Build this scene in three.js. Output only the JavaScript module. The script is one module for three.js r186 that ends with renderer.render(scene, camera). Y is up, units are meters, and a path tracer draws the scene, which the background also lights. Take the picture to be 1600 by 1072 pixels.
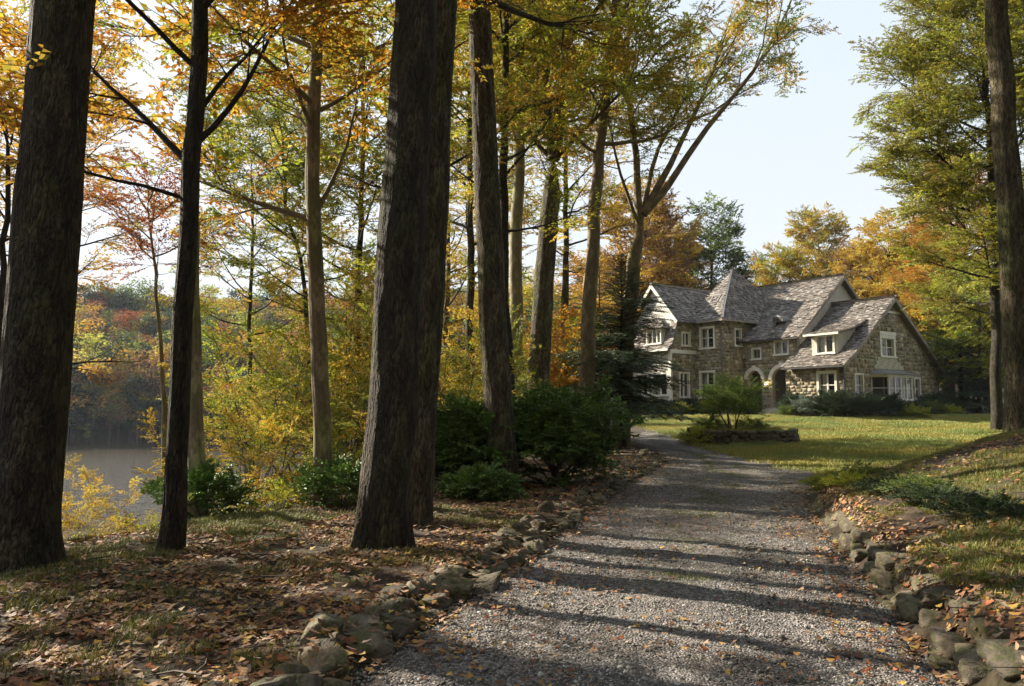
import * as THREE from 'three';
import { mergeGeometries } from 'three/addons/utils/BufferGeometryUtils.js';
import { RoundedBoxGeometry } from 'three/addons/geometries/RoundedBoxGeometry.js';
import { createNoise3D, createNoise2D } from 'simplex-noise';

// ---------------------------------------------------------------- camera, sky, sun, exposure
const scene = new THREE.Scene();
const PITCH = Math.atan(104 / 1200);
const camera = new THREE.PerspectiveCamera(2 * Math.atan(536 / 1200) * 180 / Math.PI, 1600 / 1072, 0.1, 3000);
camera.position.set(0, 1.6, 0);
camera.rotation.set(PITCH, 0, 0);
const SUN_AZ = 60 * Math.PI / 180, SUN_EL = 30 * Math.PI / 180;           // left of the view axis, above the horizon
const sunDir = new THREE.Vector3(-Math.sin(SUN_AZ) * Math.cos(SUN_EL), Math.sin(SUN_EL), -Math.cos(SUN_AZ) * Math.cos(SUN_EL));
{ // clear pale autumn sky, whiter towards the horizon and the sun
  const W = 512, Hh = 256, d = new Float32Array(W * Hh * 4);
  for (let j = 0; j < Hh; j++) for (let i = 0; i < W; i++) {
    const up = ((j + .5) / Hh - .5) * Math.PI, ro = ((i + .5) / W - .5) * 2 * Math.PI;
    const x = Math.cos(ro) * Math.cos(up), y = Math.sin(up), z = Math.sin(ro) * Math.cos(up);
    const c = x * sunDir.x + y * sunDir.y + z * sunDir.z, g = Math.exp(-(1 - c) * 5) * .5, t = Math.pow(Math.max(0, y), .55), k = (j * W + i) * 4;
    d[k] = 1.06 - .36 * t + g; d[k + 1] = 1.08 - .23 * t + g * .97; d[k + 2] = 1.10 - .06 * t + g * .9; d[k + 3] = 1;
  }
  const t = new THREE.DataTexture(d, W, Hh, THREE.RGBAFormat, THREE.FloatType);
  t.mapping = THREE.EquirectangularReflectionMapping; t.magFilter = t.minFilter = THREE.LinearFilter; t.needsUpdate = true;
  scene.background = t; scene.environment = t; scene.environmentIntensity = .335; scene.backgroundIntensity = .335;
}
const sun = new THREE.DirectionalLight(new THREE.Color(1, .9, .74), 5);
sun.name = 'sun'; sun.target.position.set(0, 0, -18); sun.position.copy(sun.target.position).addScaledVector(sunDir, 120);
sun.castShadow = true; sun.shadow.mapSize.set(4096, 4096); sun.shadow.radius = 1.2;
Object.assign(sun.shadow.camera, { left: -70, right: 70, top: 60, bottom: -60, near: 1, far: 300 });
scene.add(sun, sun.target);
const renderer = new THREE.WebGLRenderer({ antialias: true });
renderer.toneMapping = THREE.LinearToneMapping; renderer.toneMappingExposure = 2.9;
renderer.shadowMap.enabled = true;
scene.fog = new THREE.FogExp2(new THREE.Color(.80, .87, 1), .0002);

// ---------------------------------------------------------------- helpers
const V3 = (x = 0, y = 0, z = 0) => new THREE.Vector3(x, y, z);
const rng = (s) => () => { s = (s + 0x6d2b79f5) | 0; let t = Math.imul(s ^ (s >>> 15), 1 | s); t = (t + Math.imul(t ^ (t >>> 7), 61 | t)) ^ t; return ((t ^ (t >>> 14)) >>> 0) / 4294967296; };
const n3 = createNoise3D(rng(11)), n2 = createNoise2D(rng(7));
const clamp = (x, a, b) => Math.min(b, Math.max(a, x)), mix = (a, b, t) => a + (b - a) * t;
const ss = (a, b, x) => { const t = clamp((x - a) / (b - a), 0, 1); return t * t * (3 - 2 * t); };
const pick = (r, a) => a[Math.floor(r() * a.length) % a.length];
const rr = (r, a, b) => a + (b - a) * r();
function lin(pts, x) { if (x <= pts[0][0]) return pts[0][1]; for (let i = 1; i < pts.length; i++) if (x <= pts[i][0]) { const [a, p] = pts[i - 1], [b, q] = pts[i]; return p + (q - p) * (x - a) / (b - a); } return pts[pts.length - 1][1]; }
const soft = (pts, w) => (x) => (lin(pts, x - w) + 2 * lin(pts, x) + lin(pts, x + w)) / 4;
// measured plan: a pixel of the photograph at forward distance Z, as a point of the place
function at(px, py, Z) { const c = Math.cos(PITCH), s = Math.sin(PITCH), x = (px - 800) / 1200, y = (536 - py) / 1200, k = Z / (c - y * s); return V3(x * k, 1.6 + (y * c + s) * k, -Z); }
const used = {};
const numbered = (n) => { used[n] = (used[n] ?? -1) + 1; return used[n] ? n + '_' + String(used[n]).padStart(3, '0') : n; };
function shade(o) { o.traverse((c) => { if (c.isMesh) { c.castShadow = true; c.receiveShadow = true; } }); return o; }
function thing(o, name, label, category, group, kind) { o.name = numbered(name); if (label) o.userData.label = label; if (category) o.userData.category = category; if (group) o.userData.group = group; if (kind) o.userData.kind = kind; scene.add(o); return o; }
function part(parent, geo, mat, name, kind) { const m = new THREE.Mesh(geo, mat); m.name = name; if (kind) m.userData.kind = kind; parent.add(m); return m; }
const C = (r, g, b) => new THREE.Color().setRGB(r, g, b);
function geom(pos, idx, o = {}) { const g = new THREE.BufferGeometry(); g.setAttribute('position', new THREE.Float32BufferAttribute(pos, 3)); if (o.uv) g.setAttribute('uv', new THREE.Float32BufferAttribute(o.uv, 2)); if (o.col) g.setAttribute('color', new THREE.Float32BufferAttribute(o.col, 3)); if (idx) g.setIndex(idx); if (o.smooth) g.computeVertexNormals(); return g; }
function paint(g, c, f) { const n = g.attributes.position.count, a = new Float32Array(n * 3), p = g.attributes.position; for (let i = 0; i < n; i++) { const k = f ? f(p.getX(i), p.getY(i), p.getZ(i)) : 1; a[i * 3] = c[0] * k; a[i * 3 + 1] = c[1] * k; a[i * 3 + 2] = c[2] * k; } g.setAttribute('color', new THREE.BufferAttribute(a, 3)); return g; }
const box = (x0, x1, y0, y1, z0, z1) => new THREE.BoxGeometry(x1 - x0, y1 - y0, z1 - z0).translate((x0 + x1) / 2, (y0 + y1) / 2, (z0 + z1) / 2);

// ---------------------------------------------------------------- textures (tileable noise)
function pnoise(seed) { const r = rng(seed), tab = new Float32Array(4096).map(() => r()); return (x, y, px, py) => { const xi = Math.floor(x), yi = Math.floor(y), fx = x - xi, fy = y - yi, u = fx * fx * (3 - 2 * fx), v = fy * fy * (3 - 2 * fy); const h = (a, b) => tab[((((a % px) + px) % px) * 131 + (((b % py) + py) % py) * 57 + (((a % px) + px) % px) * (((b % py) + py) % py) * 7) & 4095]; return mix(mix(h(xi, yi), h(xi + 1, yi), u), mix(h(xi, yi + 1), h(xi + 1, yi + 1), u), v); }; }
function fbm(N, u, v, fx, fy, oct) { let s = 0, a = .5, t = 0; for (let o = 0; o < oct; o++) { s += a * N(u * fx, v * fy, fx, fy); t += a; a *= .55; fx *= 2; fy *= 2; } return s / t; }
function tex(S, f, srgb) { const d = new Uint8Array(S * S * 4); for (let j = 0; j < S; j++) for (let i = 0; i < S; i++) { const c = f(i / S, j / S), k = (j * S + i) * 4; if (typeof c === 'number') { d[k] = d[k + 1] = d[k + 2] = clamp(c, 0, 1) * 255; } else for (let q = 0; q < 3; q++) d[k + q] = 255 * Math.pow(clamp(c[q], 0, 1), 1 / 2.2); d[k + 3] = 255; } const t = new THREE.DataTexture(d, S, S, THREE.RGBAFormat); t.wrapS = t.wrapT = THREE.RepeatWrapping; t.magFilter = THREE.LinearFilter; t.minFilter = THREE.LinearMipmapLinearFilter; if (srgb) t.colorSpace = THREE.SRGBColorSpace; t.needsUpdate = true; return t; }
function worley(seed, n, ny = n) { const r = rng(seed), P = []; for (let j = 0; j < ny; j++) for (let i = 0; i < n; i++) P.push([i + r(), j + r(), r()]); return (u, v) => { const x = u * n, y = v * ny, xi = Math.floor(x), yi = Math.floor(y); let a = 9, b = 9, id = 0; for (let j = -1; j < 2; j++) for (let i = -1; i < 2; i++) { const X = xi + i, Y = yi + j, p = P[((Y % ny + ny) % ny) * n + (X % n + n) % n], dx = p[0] + X - (X % n + n) % n - x, dy = p[1] + Y - (Y % ny + ny) % ny - y, d = Math.sqrt(dx * dx + dy * dy); if (d < a) { b = a; a = d; id = p[2]; } else if (d < b) b = d; } return [a, b, id]; }; }
const N1 = pnoise(3), N2 = pnoise(9), N4 = pnoise(21);
const WB = worley(33, 24, 4);
const barkH = (u, v) => { const w = fbm(N1, u, v, 4, 4, 3) * .12, pl = WB(u + w * .6 + .02 * fbm(N2, u, v, 20, 30, 2), v + .03 * fbm(N4, u, v, 16, 12, 2)), cr = ss(.02, .3, pl[1] - pl[0]) * (.55 + .45 * pl[2]), a = fbm(N2, u + w, v, 26, 5, 4), b = fbm(N4, u + w, v, 13, 3, 3); return clamp(cr * .34 + Math.abs(a - .5) * 1.5 + b * .3 + fbm(N1, u, v, 60, 40, 2) * .34 - .2, 0, 1); };
const barkB = tex(1024, barkH), barkC = tex(1024, (u, v) => { const h = barkH(u, v), l = fbm(N1, u, v, 9, 7, 4), k = .1 + 1.25 * Math.pow(h, 1.2), m = ss(.5, .62, l); return [k * mix(.62, .95, m) + .05 * m, k * mix(.56, .96, m) + .05 * m, k * mix(.47, .78, m) + .03 * m]; }, true);
const smoothB = tex(512, (u, v) => .4 + .5 * fbm(N2, u, v, 10, 14, 5)), smoothC = tex(512, (u, v) => { const l = fbm(N1, u, v, 5, 4, 5), m = fbm(N4, u, v, 7, 9, 4), k = .5 + .5 * fbm(N2, u, v, 22, 18, 3), q = ss(.5, .62, l); return [k * mix(.62, .95, q), k * mix(.58, .92, q), k * mix(.5, .82 - .1 * m, q)]; }, true);
const WG = worley(5, 46), WG2 = worley(15, 22);
const gravB = tex(1024, (u, v) => { const a = WG(u, v), b = WG2(u, v); return clamp((a[1] - a[0]) * .7 + (b[2] > .72 ? (b[1] - b[0]) * .5 : 0) + .15 * fbm(N1, u, v, 8, 8, 3), 0, 1); });
const gravC = tex(1024, (u, v) => { const a = WG(u, v), k = (.22 + .78 * Math.pow(a[2], 1.3)) * (.55 + .45 * ss(0, .25, a[1] - a[0])), w = fbm(N2, u, v, 5, 5, 4); return [k * (.86 + .12 * w), k * .86, k * (.92 - .16 * w)]; }, true);
const soilC = tex(1024, (u, v) => { const a = fbm(N1, u, v, 24, 24, 5), b = fbm(N2, u, v, 60, 60, 3), c = WG(u, v), k = .35 + .8 * a * b + .35 * Math.max(0, c[2] - .6); return [k, k * .97, k * .93]; }, true);
const soilB = tex(512, (u, v) => fbm(N4, u, v, 40, 40, 4));
const rockC = tex(512, (u, v) => { const a = fbm(N1, u, v, 6, 6, 5), b = fbm(N2, u, v, 30, 30, 3), m = ss(.5, .66, fbm(N4, u, v, 5, 5, 4)), k = .35 + .9 * a * (.6 + .6 * b); return [mix(k, k * .62, m), mix(k * .96, k * .70, m), mix(k * .88, k * .36, m)]; }, true);
const rockB = tex(512, (u, v) => fbm(N1, u, v, 12, 12, 5));
const woodC = tex(512, (u, v) => { const k = .55 + .6 * fbm(N2, u, v, 40, 4, 4) * (.5 + fbm(N1, u, v, 6, 6, 3)); return [k, k * .98, k * .95]; }, true);

// ---------------------------------------------------------------- materials
const std = (o) => new THREE.MeshStandardMaterial(o), phys = (o) => new THREE.MeshPhysicalMaterial(o);
const leafMat = phys({ color: 0xffffff, vertexColors: true, roughness: .78, transmission: .58, thickness: 0, side: THREE.DoubleSide, specularIntensity: .4 });
const glossLeaf = phys({ color: 0xffffff, vertexColors: true, roughness: .55, transmission: .25, thickness: 0, side: THREE.DoubleSide, specularIntensity: .8 });
const dryLeaf = phys({ color: 0xffffff, vertexColors: true, roughness: .72, transmission: .2, thickness: 0, side: THREE.DoubleSide, specularIntensity: .6 });
const bark = std({ map: barkC, bumpMap: barkB, bumpScale: .07, vertexColors: true, roughness: .95 });
const paleBark = std({ map: smoothC, bumpMap: smoothB, bumpScale: .012, vertexColors: true, roughness: .9 });
const twigMat = std({ color: C(.085, .068, .052), roughness: .9 });
const rockMat = std({ map: rockC, bumpMap: rockB, bumpScale: .016, roughness: .94, vertexColors: true });

// ---------------------------------------------------------------- terrain
const EDGE_L = [[-8, -3.2], [0, -1.85], [4.45, -.95], [5.5, -.72], [7, -.23], [9, .38], [12, 1.15], [16, 2.3], [20, 3.75], [22.5, 4.4], [60, 4.5]];
const EDGE_R = [[-8, .6], [0, 1.75], [4.45, 2.52], [6.6, 3.1], [9, 3.75], [12, 4.6], [16, 6.1], [18.3, 7.3], [60, 8.2]];
const XL = soft(EDGE_L, .8), XR = soft(EDGE_R, .8);
const baseZ = soft([[-50, 0], [16, 0], [22, .1], [28, .36], [36, .62], [44, 1.0], [48, 1.25], [52, 1.3], [80, 1.4], [160, 7], [300, 16], [800, 40]], 1.5);
const brow = soft([[-40, -14], [0, -9.5], [6, -6.4], [8, -4.9], [11, -3.0], [14, -2.0], [20, -1.8], [30, -1], [40, .5], [60, 3], [100, 4], [160, 4]], 1.2);
const WATER = -5.5;
function ground(x, z) {
  const Z = -z; let h = baseZ(Z);
  const xl = XL(Z), xr = XR(Z);
  h += .13 * ss(.05, .5, xl - x) * (1 - ss(22, 26, Z));                        // verge behind the rock edging
  const d = x - xr;                                                            // bank above the right-hand wall
  if (d > 0) { const w = 1 - ss(13.5, 21, Z - .12 * (x - 6)), slope = .11 + .021 * (clamp(Z, 2, 14.5) - 5); h += w * ((.27 * ss(.05, .3, d)) * (1 - ss(12, 15, Z)) + Math.min(d, 9) * Math.max(.07, slope)); }
  const s = brow(Z) - x;
  let land = h;
  if (s > 0) land = h - .40 * s * s / (s + 3.2);
  land = Math.max(land, -9);
  const far = Math.max(Z - (150 + 12 * n2(x / 55, 3)), -x - 150 + 10 * n2(Z / 40, 8));   // hills beyond the lake
  if (far > 0 && s > 0) land = Math.max(land, -6.2 + Math.min(far, 75) * .36 + 1.5 * n2(x / 25, Z / 25));
  if (Z < 60 || s > 0) land += .035 * n2(x * .9, Z * .9) * ss(.1, .8, Math.max(xl - x, x - xr)) + .02 * n2(x * 2.7, Z * 2.7) * ss(.1, .5, Math.max(xl - x, x - xr)) + .12 * n2(x * .2, Z * .2) * ss(8, 20, Math.abs(s));
  const ix = x - 8.5, iz = Z - 28.6, q = Math.sqrt(ix * ix / 3.6 + iz * iz / 2.4);     // raised island bed in the turn of the drive
  if (q < 1.3) land += .46 * (1 - ss(.72, .98, q));
  return land;
}
function normalAt(x, z, e = .15) { return V3(ground(x - e, z) - ground(x + e, z), 2 * e, ground(x, z - e) - ground(x, z + e)).normalize(); }
const lawnAmount = (x, Z) => { const e = x - XR(Z); return ss(16.5, 19, Z + .35 * (x - 8)) * ss(-.6, .6, x - lin([[16, 8], [18.3, 7.3], [20.5, 7.3], [23.3, 6.9], [26, 6.6], [60, 6.8]], Z)) * (1 - ss(46, 48, Z)) * (1 - ss(40, 55, x)); };
const mossAmount = (x, Z) => clamp(.5 + .9 * n2(x * .33, Z * .33) + .5 * n2(x * 1.1 + 9, Z * 1.1), 0, 1);
{
  const nx = 300, nz = 320, pos = [], uv = [], col = [], idx = [];
  const fx = (t) => 2.5 + Math.sinh(t * 5.2) / Math.sinh(5.2) * 600, fz = (t) => -5 + (Math.sinh(t * 5.2) / Math.sinh(5.2)) * 800;
  for (let j = 0; j <= nz; j++) for (let i = 0; i <= nx; i++) {
    const x = fx(i / nx * 2 - 1), Z = fz(mix(-.62, 1, j / nz)), y = ground(x, -Z);
    pos.push(x, y, -Z); uv.push(x / 2.3, Z / 2.3);
    const L = lawnAmount(x, Z), m = mossAmount(x, Z), bank = x > XR(Z) && Z < 22 ? 1 : 0, k = .85 + .3 * n2(x * .7, Z * .7);
    let c = [.082, .05, .028]; const moss = [.088, .098, .022], grass = [.18, .20, .032];
    const gm = clamp(m * (bank ? .9 : .45), 0, 1); c = c.map((v, q) => mix(v, moss[q], gm)); c = c.map((v, q) => mix(v, grass[q], L) * k);
    col.push(...c);
  }
  for (let j = 0; j < nz; j++) for (let i = 0; i < nx; i++) { const a = j * (nx + 1) + i; idx.push(a, a + 1, a + nx + 1, a + 1, a + nx + 2, a + nx + 1); }
  const m = new THREE.Mesh(geom(pos, idx, { uv, col, smooth: true }), std({ map: soilC, bumpMap: soilB, bumpScale: .03, vertexColors: true, roughness: .97 }));
  thing(m, 'ground', null, null, null, 'structure'); shade(m);
}
// gravel drive: a strip laid over the ground
const DRIVE_L = [[-3.2, -8], [-1.85, 0], [-.95, 4.45], [-.72, 5.5], [-.23, 7], [.38, 9], [1.15, 12], [2.3, 16], [3.75, 20], [4.45, 22.5], [4.45, 26], [4.6, 30], [5.6, 34], [7.6, 38], [9.8, 41.6], [13, 45], [16, 48.5]];
const DRIVE_R = [[.6, -8], [1.75, 0], [2.52, 4.45], [2.8, 5.5], [3.2, 7], [3.75, 9], [4.6, 12], [6.2, 16], [7.3, 18.5], [7.3, 21], [6.5, 24.8], [6.3, 28], [7.4, 32.2], [9.6, 36], [11.8, 39.6], [14.8, 43], [17.4, 46.8]];
const cur = (P) => new THREE.CatmullRomCurve3(P.map(([x, Z]) => V3(x, 0, -Z)), false, 'centripetal');
const cl = cur(DRIVE_L), cr = cur(DRIVE_R);
function drivePoint(t, s) { const k = t * (DRIVE_L.length - 1) / (DRIVE_L.length - 1), a = cl.getPoint(k), b = cr.getPoint(k); return a.lerp(b, s); }
{
  const nu = 420, nv = 40, pos = [], uv = [], col = [], idx = [];
  for (let j = 0; j <= nu; j++) for (let i = 0; i <= nv; i++) {
    const s = i / nv, p = drivePoint(j / nu, -.03 + 1.06 * s); const jit = (i === 0 || i === nv) ? .12 * n2(p.x * 2 + i, p.z * 2) : 0; p.x += jit;
    const edge = ss(0, .07, Math.min(s, 1 - s));
    const rut = -.018 * (Math.exp(-(((s - .27) / .1) ** 2)) + Math.exp(-(((s - .75) / .1) ** 2)));
    p.y = ground(p.x, p.z) + mix(-.03, .045, edge) + rut + .014 * n2(p.x * 1.6, p.z * 1.6) + .007 * n2(p.x * 5, p.z * 5);
    pos.push(p.x, p.y, p.z); uv.push(p.x / 1.15, p.z / 1.15);
    const wear = Math.exp(-(((s - .27) / .12) ** 2)) + Math.exp(-(((s - .75) / .12) ** 2)), k = (.82 + .2 * wear) * (1 + .2 * n2(p.x * .8, p.z * .8) + .12 * n2(p.x * 2.6, p.z * 1.9)), g = .6 * Math.exp(-(((s - .5) / .14) ** 2)) * ss(5, 13, -p.z) * ss(-.4, .4, n2(p.x * .8 + 5, p.z * .5)), br = clamp(ss(.25, 0, Math.min(s, 1 - s)) * .7 + .25 * n2(p.x * 1.3, p.z * 1.3), 0, .8);
    const c = [mix(.34, .17, br), mix(.325, .13, br), mix(.31, .09, br)]; col.push(mix(c[0], .1, g) * k, mix(c[1], .12, g) * k, mix(c[2], .03, g) * k);
  }
  for (let j = 0; j < nu; j++) for (let i = 0; i < nv; i++) { const a = j * (nv + 1) + i; idx.push(a, a + 1, a + nv + 1, a + 1, a + nv + 2, a + nv + 1); }
  thing(shade(new THREE.Mesh(geom(pos, idx, { uv, col, smooth: true }), std({ map: gravC, bumpMap: gravB, bumpScale: .022, vertexColors: true, roughness: .93 }))), 'gravel_drive', null, null, null, 'structure');
}
{ // lake
  const g = new THREE.PlaneGeometry(520, 420, 1, 1).rotateX(-Math.PI / 2).translate(-190, WATER, -120); const uv = g.attributes.uv; for (let i = 0; i < 4; i++) uv.setXY(i, uv.getX(i) * 65, uv.getY(i) * 40);
  const rip = tex(512, (u, v) => .6 * fbm(N1, u, v, 7, 22, 4) + .4 * fbm(N2, u, v, 20, 60, 3));
  thing(shade(new THREE.Mesh(g, phys({ color: C(.06, .05, .034), roughness: .09, bumpMap: rip, bumpScale: .22, ior: 1.33 }))), 'lake_water', null, null, null, 'structure');
}

// ---------------------------------------------------------------- rocks
function rockGeo(seed, sx, sy, sz, boxy) {
  const r = rng(seed), o = r() * 50, g = boxy ? new THREE.BoxGeometry(1, 1, 1, 8, 6, 8) : new THREE.IcosahedronGeometry(.5, 3), p = g.attributes.position, v = V3(), uv = [], cuts = [];
  for (let i = 0; i < 9; i++) cuts.push([V3(rr(r, -1, 1), rr(r, -1, 1), rr(r, -1, 1)).normalize(), boxy ? rr(r, .46, .6) : rr(r, .34, .46)]);
  for (let i = 0; i < p.count; i++) {
    v.fromBufferAttribute(p, i);
    if (boxy) { const q = v.clone().normalize().multiplyScalar(.62); v.lerp(q, .12); }
    const k = 1 + (boxy ? .05 : .16) * n3(v.x * 2.1 + o, v.y * 2.1, v.z * 2.1) + .09 * n3(v.x * 5.3 + o, v.y * 5.3, v.z * 5.3) + .035 * n3(v.x * 12 + o, v.y * 12, v.z * 12);
    v.multiplyScalar(k); for (const [cn, cd] of cuts) { const e = v.dot(cn) - cd; if (e > 0) v.addScaledVector(cn, -e * .92); } v.set(v.x * sx, v.y * sy, v.z * sz); p.setXYZ(i, v.x, v.y, v.z);
  }
  const fn = g.attributes.normal.clone(); g.computeVertexNormals(); const nn = g.attributes.normal;
  for (let i = 0; i < p.count; i++) { const src = boxy ? fn : nn, k = boxy ? i : i - i % 3, ax = [Math.abs(src.getX(k)), Math.abs(src.getY(k)), Math.abs(src.getZ(k))], m = ax.indexOf(Math.max(...ax)); const a = m === 0 ? p.getZ(i) : p.getX(i), b = m === 1 ? p.getZ(i) : p.getY(i); uv.push(a * .9 + o, b * .8 + o); }
  g.setAttribute('uv', new THREE.Float32BufferAttribute(uv, 2));
  if (boxy || !g.index) { // weld normals by position
    const m = new Map(); for (let i = 0; i < p.count; i++) { const k = [p.getX(i), p.getY(i), p.getZ(i)].map((q) => Math.round(q * 2000)).join(); const e = m.get(k) ?? V3(); e.add(v.fromBufferAttribute(nn, i)); m.set(k, e); }
    for (let i = 0; i < p.count; i++) { const e = m.get([p.getX(i), p.getY(i), p.getZ(i)].map((q) => Math.round(q * 2000)).join()).clone().normalize(); nn.setXYZ(i, e.x, e.y, e.z); }
  }
  return g;
}
const tints = [[.15, .127, .095], [.20, .172, .132], [.11, .093, .072], [.14, .122, .078]];
const rocks = [], blocks = [];
for (let i = 0; i < 10; i++) { rocks.push(paint(rockGeo(100 + i, 1, .8, .9), tints[i % 4])); blocks.push(paint(rockGeo(200 + i, 1, 1, 1, true), tints[(i + 1) % 4], () => .95)); }
{ // low rock edging left of the drive
  const g = new THREE.Group(), r = rng(77); let Z = 3.0;
  while (Z < 23.6) {
    const L = rr(r, .16, .36), dx = XL(Z + .3) - XL(Z - .3), ang = Math.atan2(dx, .6);
    for (let row = 0; row < 2; row++) {
      const off = row ? .34 : .1, zz = Z + (row ? L * .5 : 0) + rr(r, -.06, .06), x = XL(zz) - off + rr(r, -.1, .1), w = L * rr(r, .9, 1.3), h = rr(r, .1, .25) * (row ? .95 : .9);
      const m = part(g, pick(r, r() < .35 ? blocks : rocks), rockMat, 'rock'); m.scale.set(rr(r, .18, .36), h * 1.15, w); m.position.set(x, ground(x, -zz) + h * (row ? .1 : .17), -zz); m.rotation.set(rr(r, -.3, .3), -ang + rr(r, -.7, .7), rr(r, -.3, .3));
    }
    Z += L * .86;
  }
  thing(shade(g), 'rock_edging', 'low edging of dark rough rocks along the left side of the drive', 'edging');
}
{ // dry-stone retaining wall right of the drive
  const g = new THREE.Group(), r = rng(78);
  for (let row = 0; row < 3; row++) {
    let Z = 2.2 + row * .13;
    while (Z < 13.4) {
      const L = rr(r, .24, .5) * (row === 2 ? 1.15 : 1), h = rr(r, .13, .17), dx = XR(Z + .3) - XR(Z - .3), ang = Math.atan2(dx, .6), x = XR(Z) + .16 + row * .05 + rr(r, -.03, .03) + (row === 2 ? .06 : 0);
      const low = ss(9.5, 13.5, Z);
      if (!(row === 2 && Z > 10.5) && !(low > .4 && r() < low * .5)) { const m = part(g, pick(r, blocks), rockMat, 'stone'); m.scale.set(row === 2 ? .34 : .3, h * .95, L * .94); m.position.set(x + rr(r, -.05, .05), baseZ(Z) - .02 + row * .118 - low * .06 + rr(r, -.012, .012), -Z); m.rotation.set(rr(r, -.09, .09), -ang + rr(r, -.18, .18), rr(r, -.12, .12)); }
      Z += L * 1.0;
    }
  }
  thing(shade(g), 'retaining_wall', 'low dry stone retaining wall below the grassy bank right of the drive', 'stone wall');
}
{ // island bed wall
  const g = new THREE.Group(), r = rng(79);
  for (let row = 0; row < 4; row++) { let a = Math.PI * .72 + row * .05; while (a < Math.PI * 2.02) { const L = rr(r, .2, .38), rad = 1.83 - row * .02, x = 8.5 + Math.cos(a) * rad * 1.04, Z = 28.6 + Math.sin(a) * rad * .83; const m = part(g, pick(r, blocks), rockMat, 'stone'); m.scale.set(L * 1.08, .155, .3); m.position.set(x, baseZ(Z) + .07 + row * .13, -Z); m.rotation.set(rr(r, -.06, .06), a + Math.PI / 2 + rr(r, -.08, .08), rr(r, -.05, .05)); a += L / 1.7; } }
  thing(shade(g), 'planter_wall', 'curved low stone wall holding the island bed inside the turn of the drive', 'stone wall');
}

// ---------------------------------------------------------------- vegetation
const PAL = {
  gold: [[.58, .37, .04], [.52, .30, .035], [.62, .45, .06], [.44, .25, .03], [.42, .37, .05]],
  amber: [[.60, .30, .035], [.56, .24, .03], [.64, .39, .05], [.48, .20, .025]],
  yellow: [[.60, .43, .05], [.54, .37, .045], [.48, .40, .06], [.62, .46, .09]],
  lime: [[.46, .47, .055], [.36, .41, .05], [.54, .48, .06], [.29, .35, .05]],
  green: [[.15, .22, .045], [.20, .26, .05], [.12, .18, .04], [.27, .29, .05]],
  deep: [[.05, .088, .028], [.066, .105, .03], [.042, .072, .025], [.085, .12, .03]],
  olive: [[.25, .24, .035], [.33, .29, .04], [.19, .195, .035], [.40, .33, .045]],
  rust: [[.36, .11, .035], [.30, .085, .03], [.42, .16, .04], [.24, .075, .03]],
  brown: [[.26, .15, .07], [.32, .17, .06], [.20, .12, .06]],
};
function leafQuad(P, I, K, p, d, n, l, w, c, curl) { // folded, pointed leaf blade
  const s = V3().crossVectors(d, n).normalize(), b = P.length / 3;
  const put = (k, q, h) => P.push(p.x + d.x * l * k + s.x * q + n.x * h, p.y + d.y * l * k + s.y * q + n.y * h, p.z + d.z * l * k + s.z * q + n.z * h);
  put(0, 0, 0); put(.42, w, w * .35); put(1, 0, -curl * l); put(.42, -w, w * .35); I.push(b, b + 1, b + 2, b, b + 2, b + 3); for (let q = 0; q < 4; q++) K.push(...c);
}
function stick(P, I, K, a, b, r0, r1, c) { const d = b.clone().sub(a).normalize(), u = V3(.3, 1, .2).cross(d).normalize(), v = d.clone().cross(u), o = P.length / 3; for (let e = 0; e < 2; e++) for (let k = 0; k < 3; k++) { const t = k * 2.094, q = e ? b : a, r = e ? r1 : r0; P.push(q.x + (u.x * Math.cos(t) + v.x * Math.sin(t)) * r, q.y + (u.y * Math.cos(t) + v.y * Math.sin(t)) * r, q.z + (u.z * Math.cos(t) + v.z * Math.sin(t)) * r); K.push(...c); } for (let k = 0; k < 3; k++) { const n = (k + 1) % 3; I.push(o + k, o + n, o + 3 + k, o + n, o + 3 + n, o + 3 + k); } }
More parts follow.
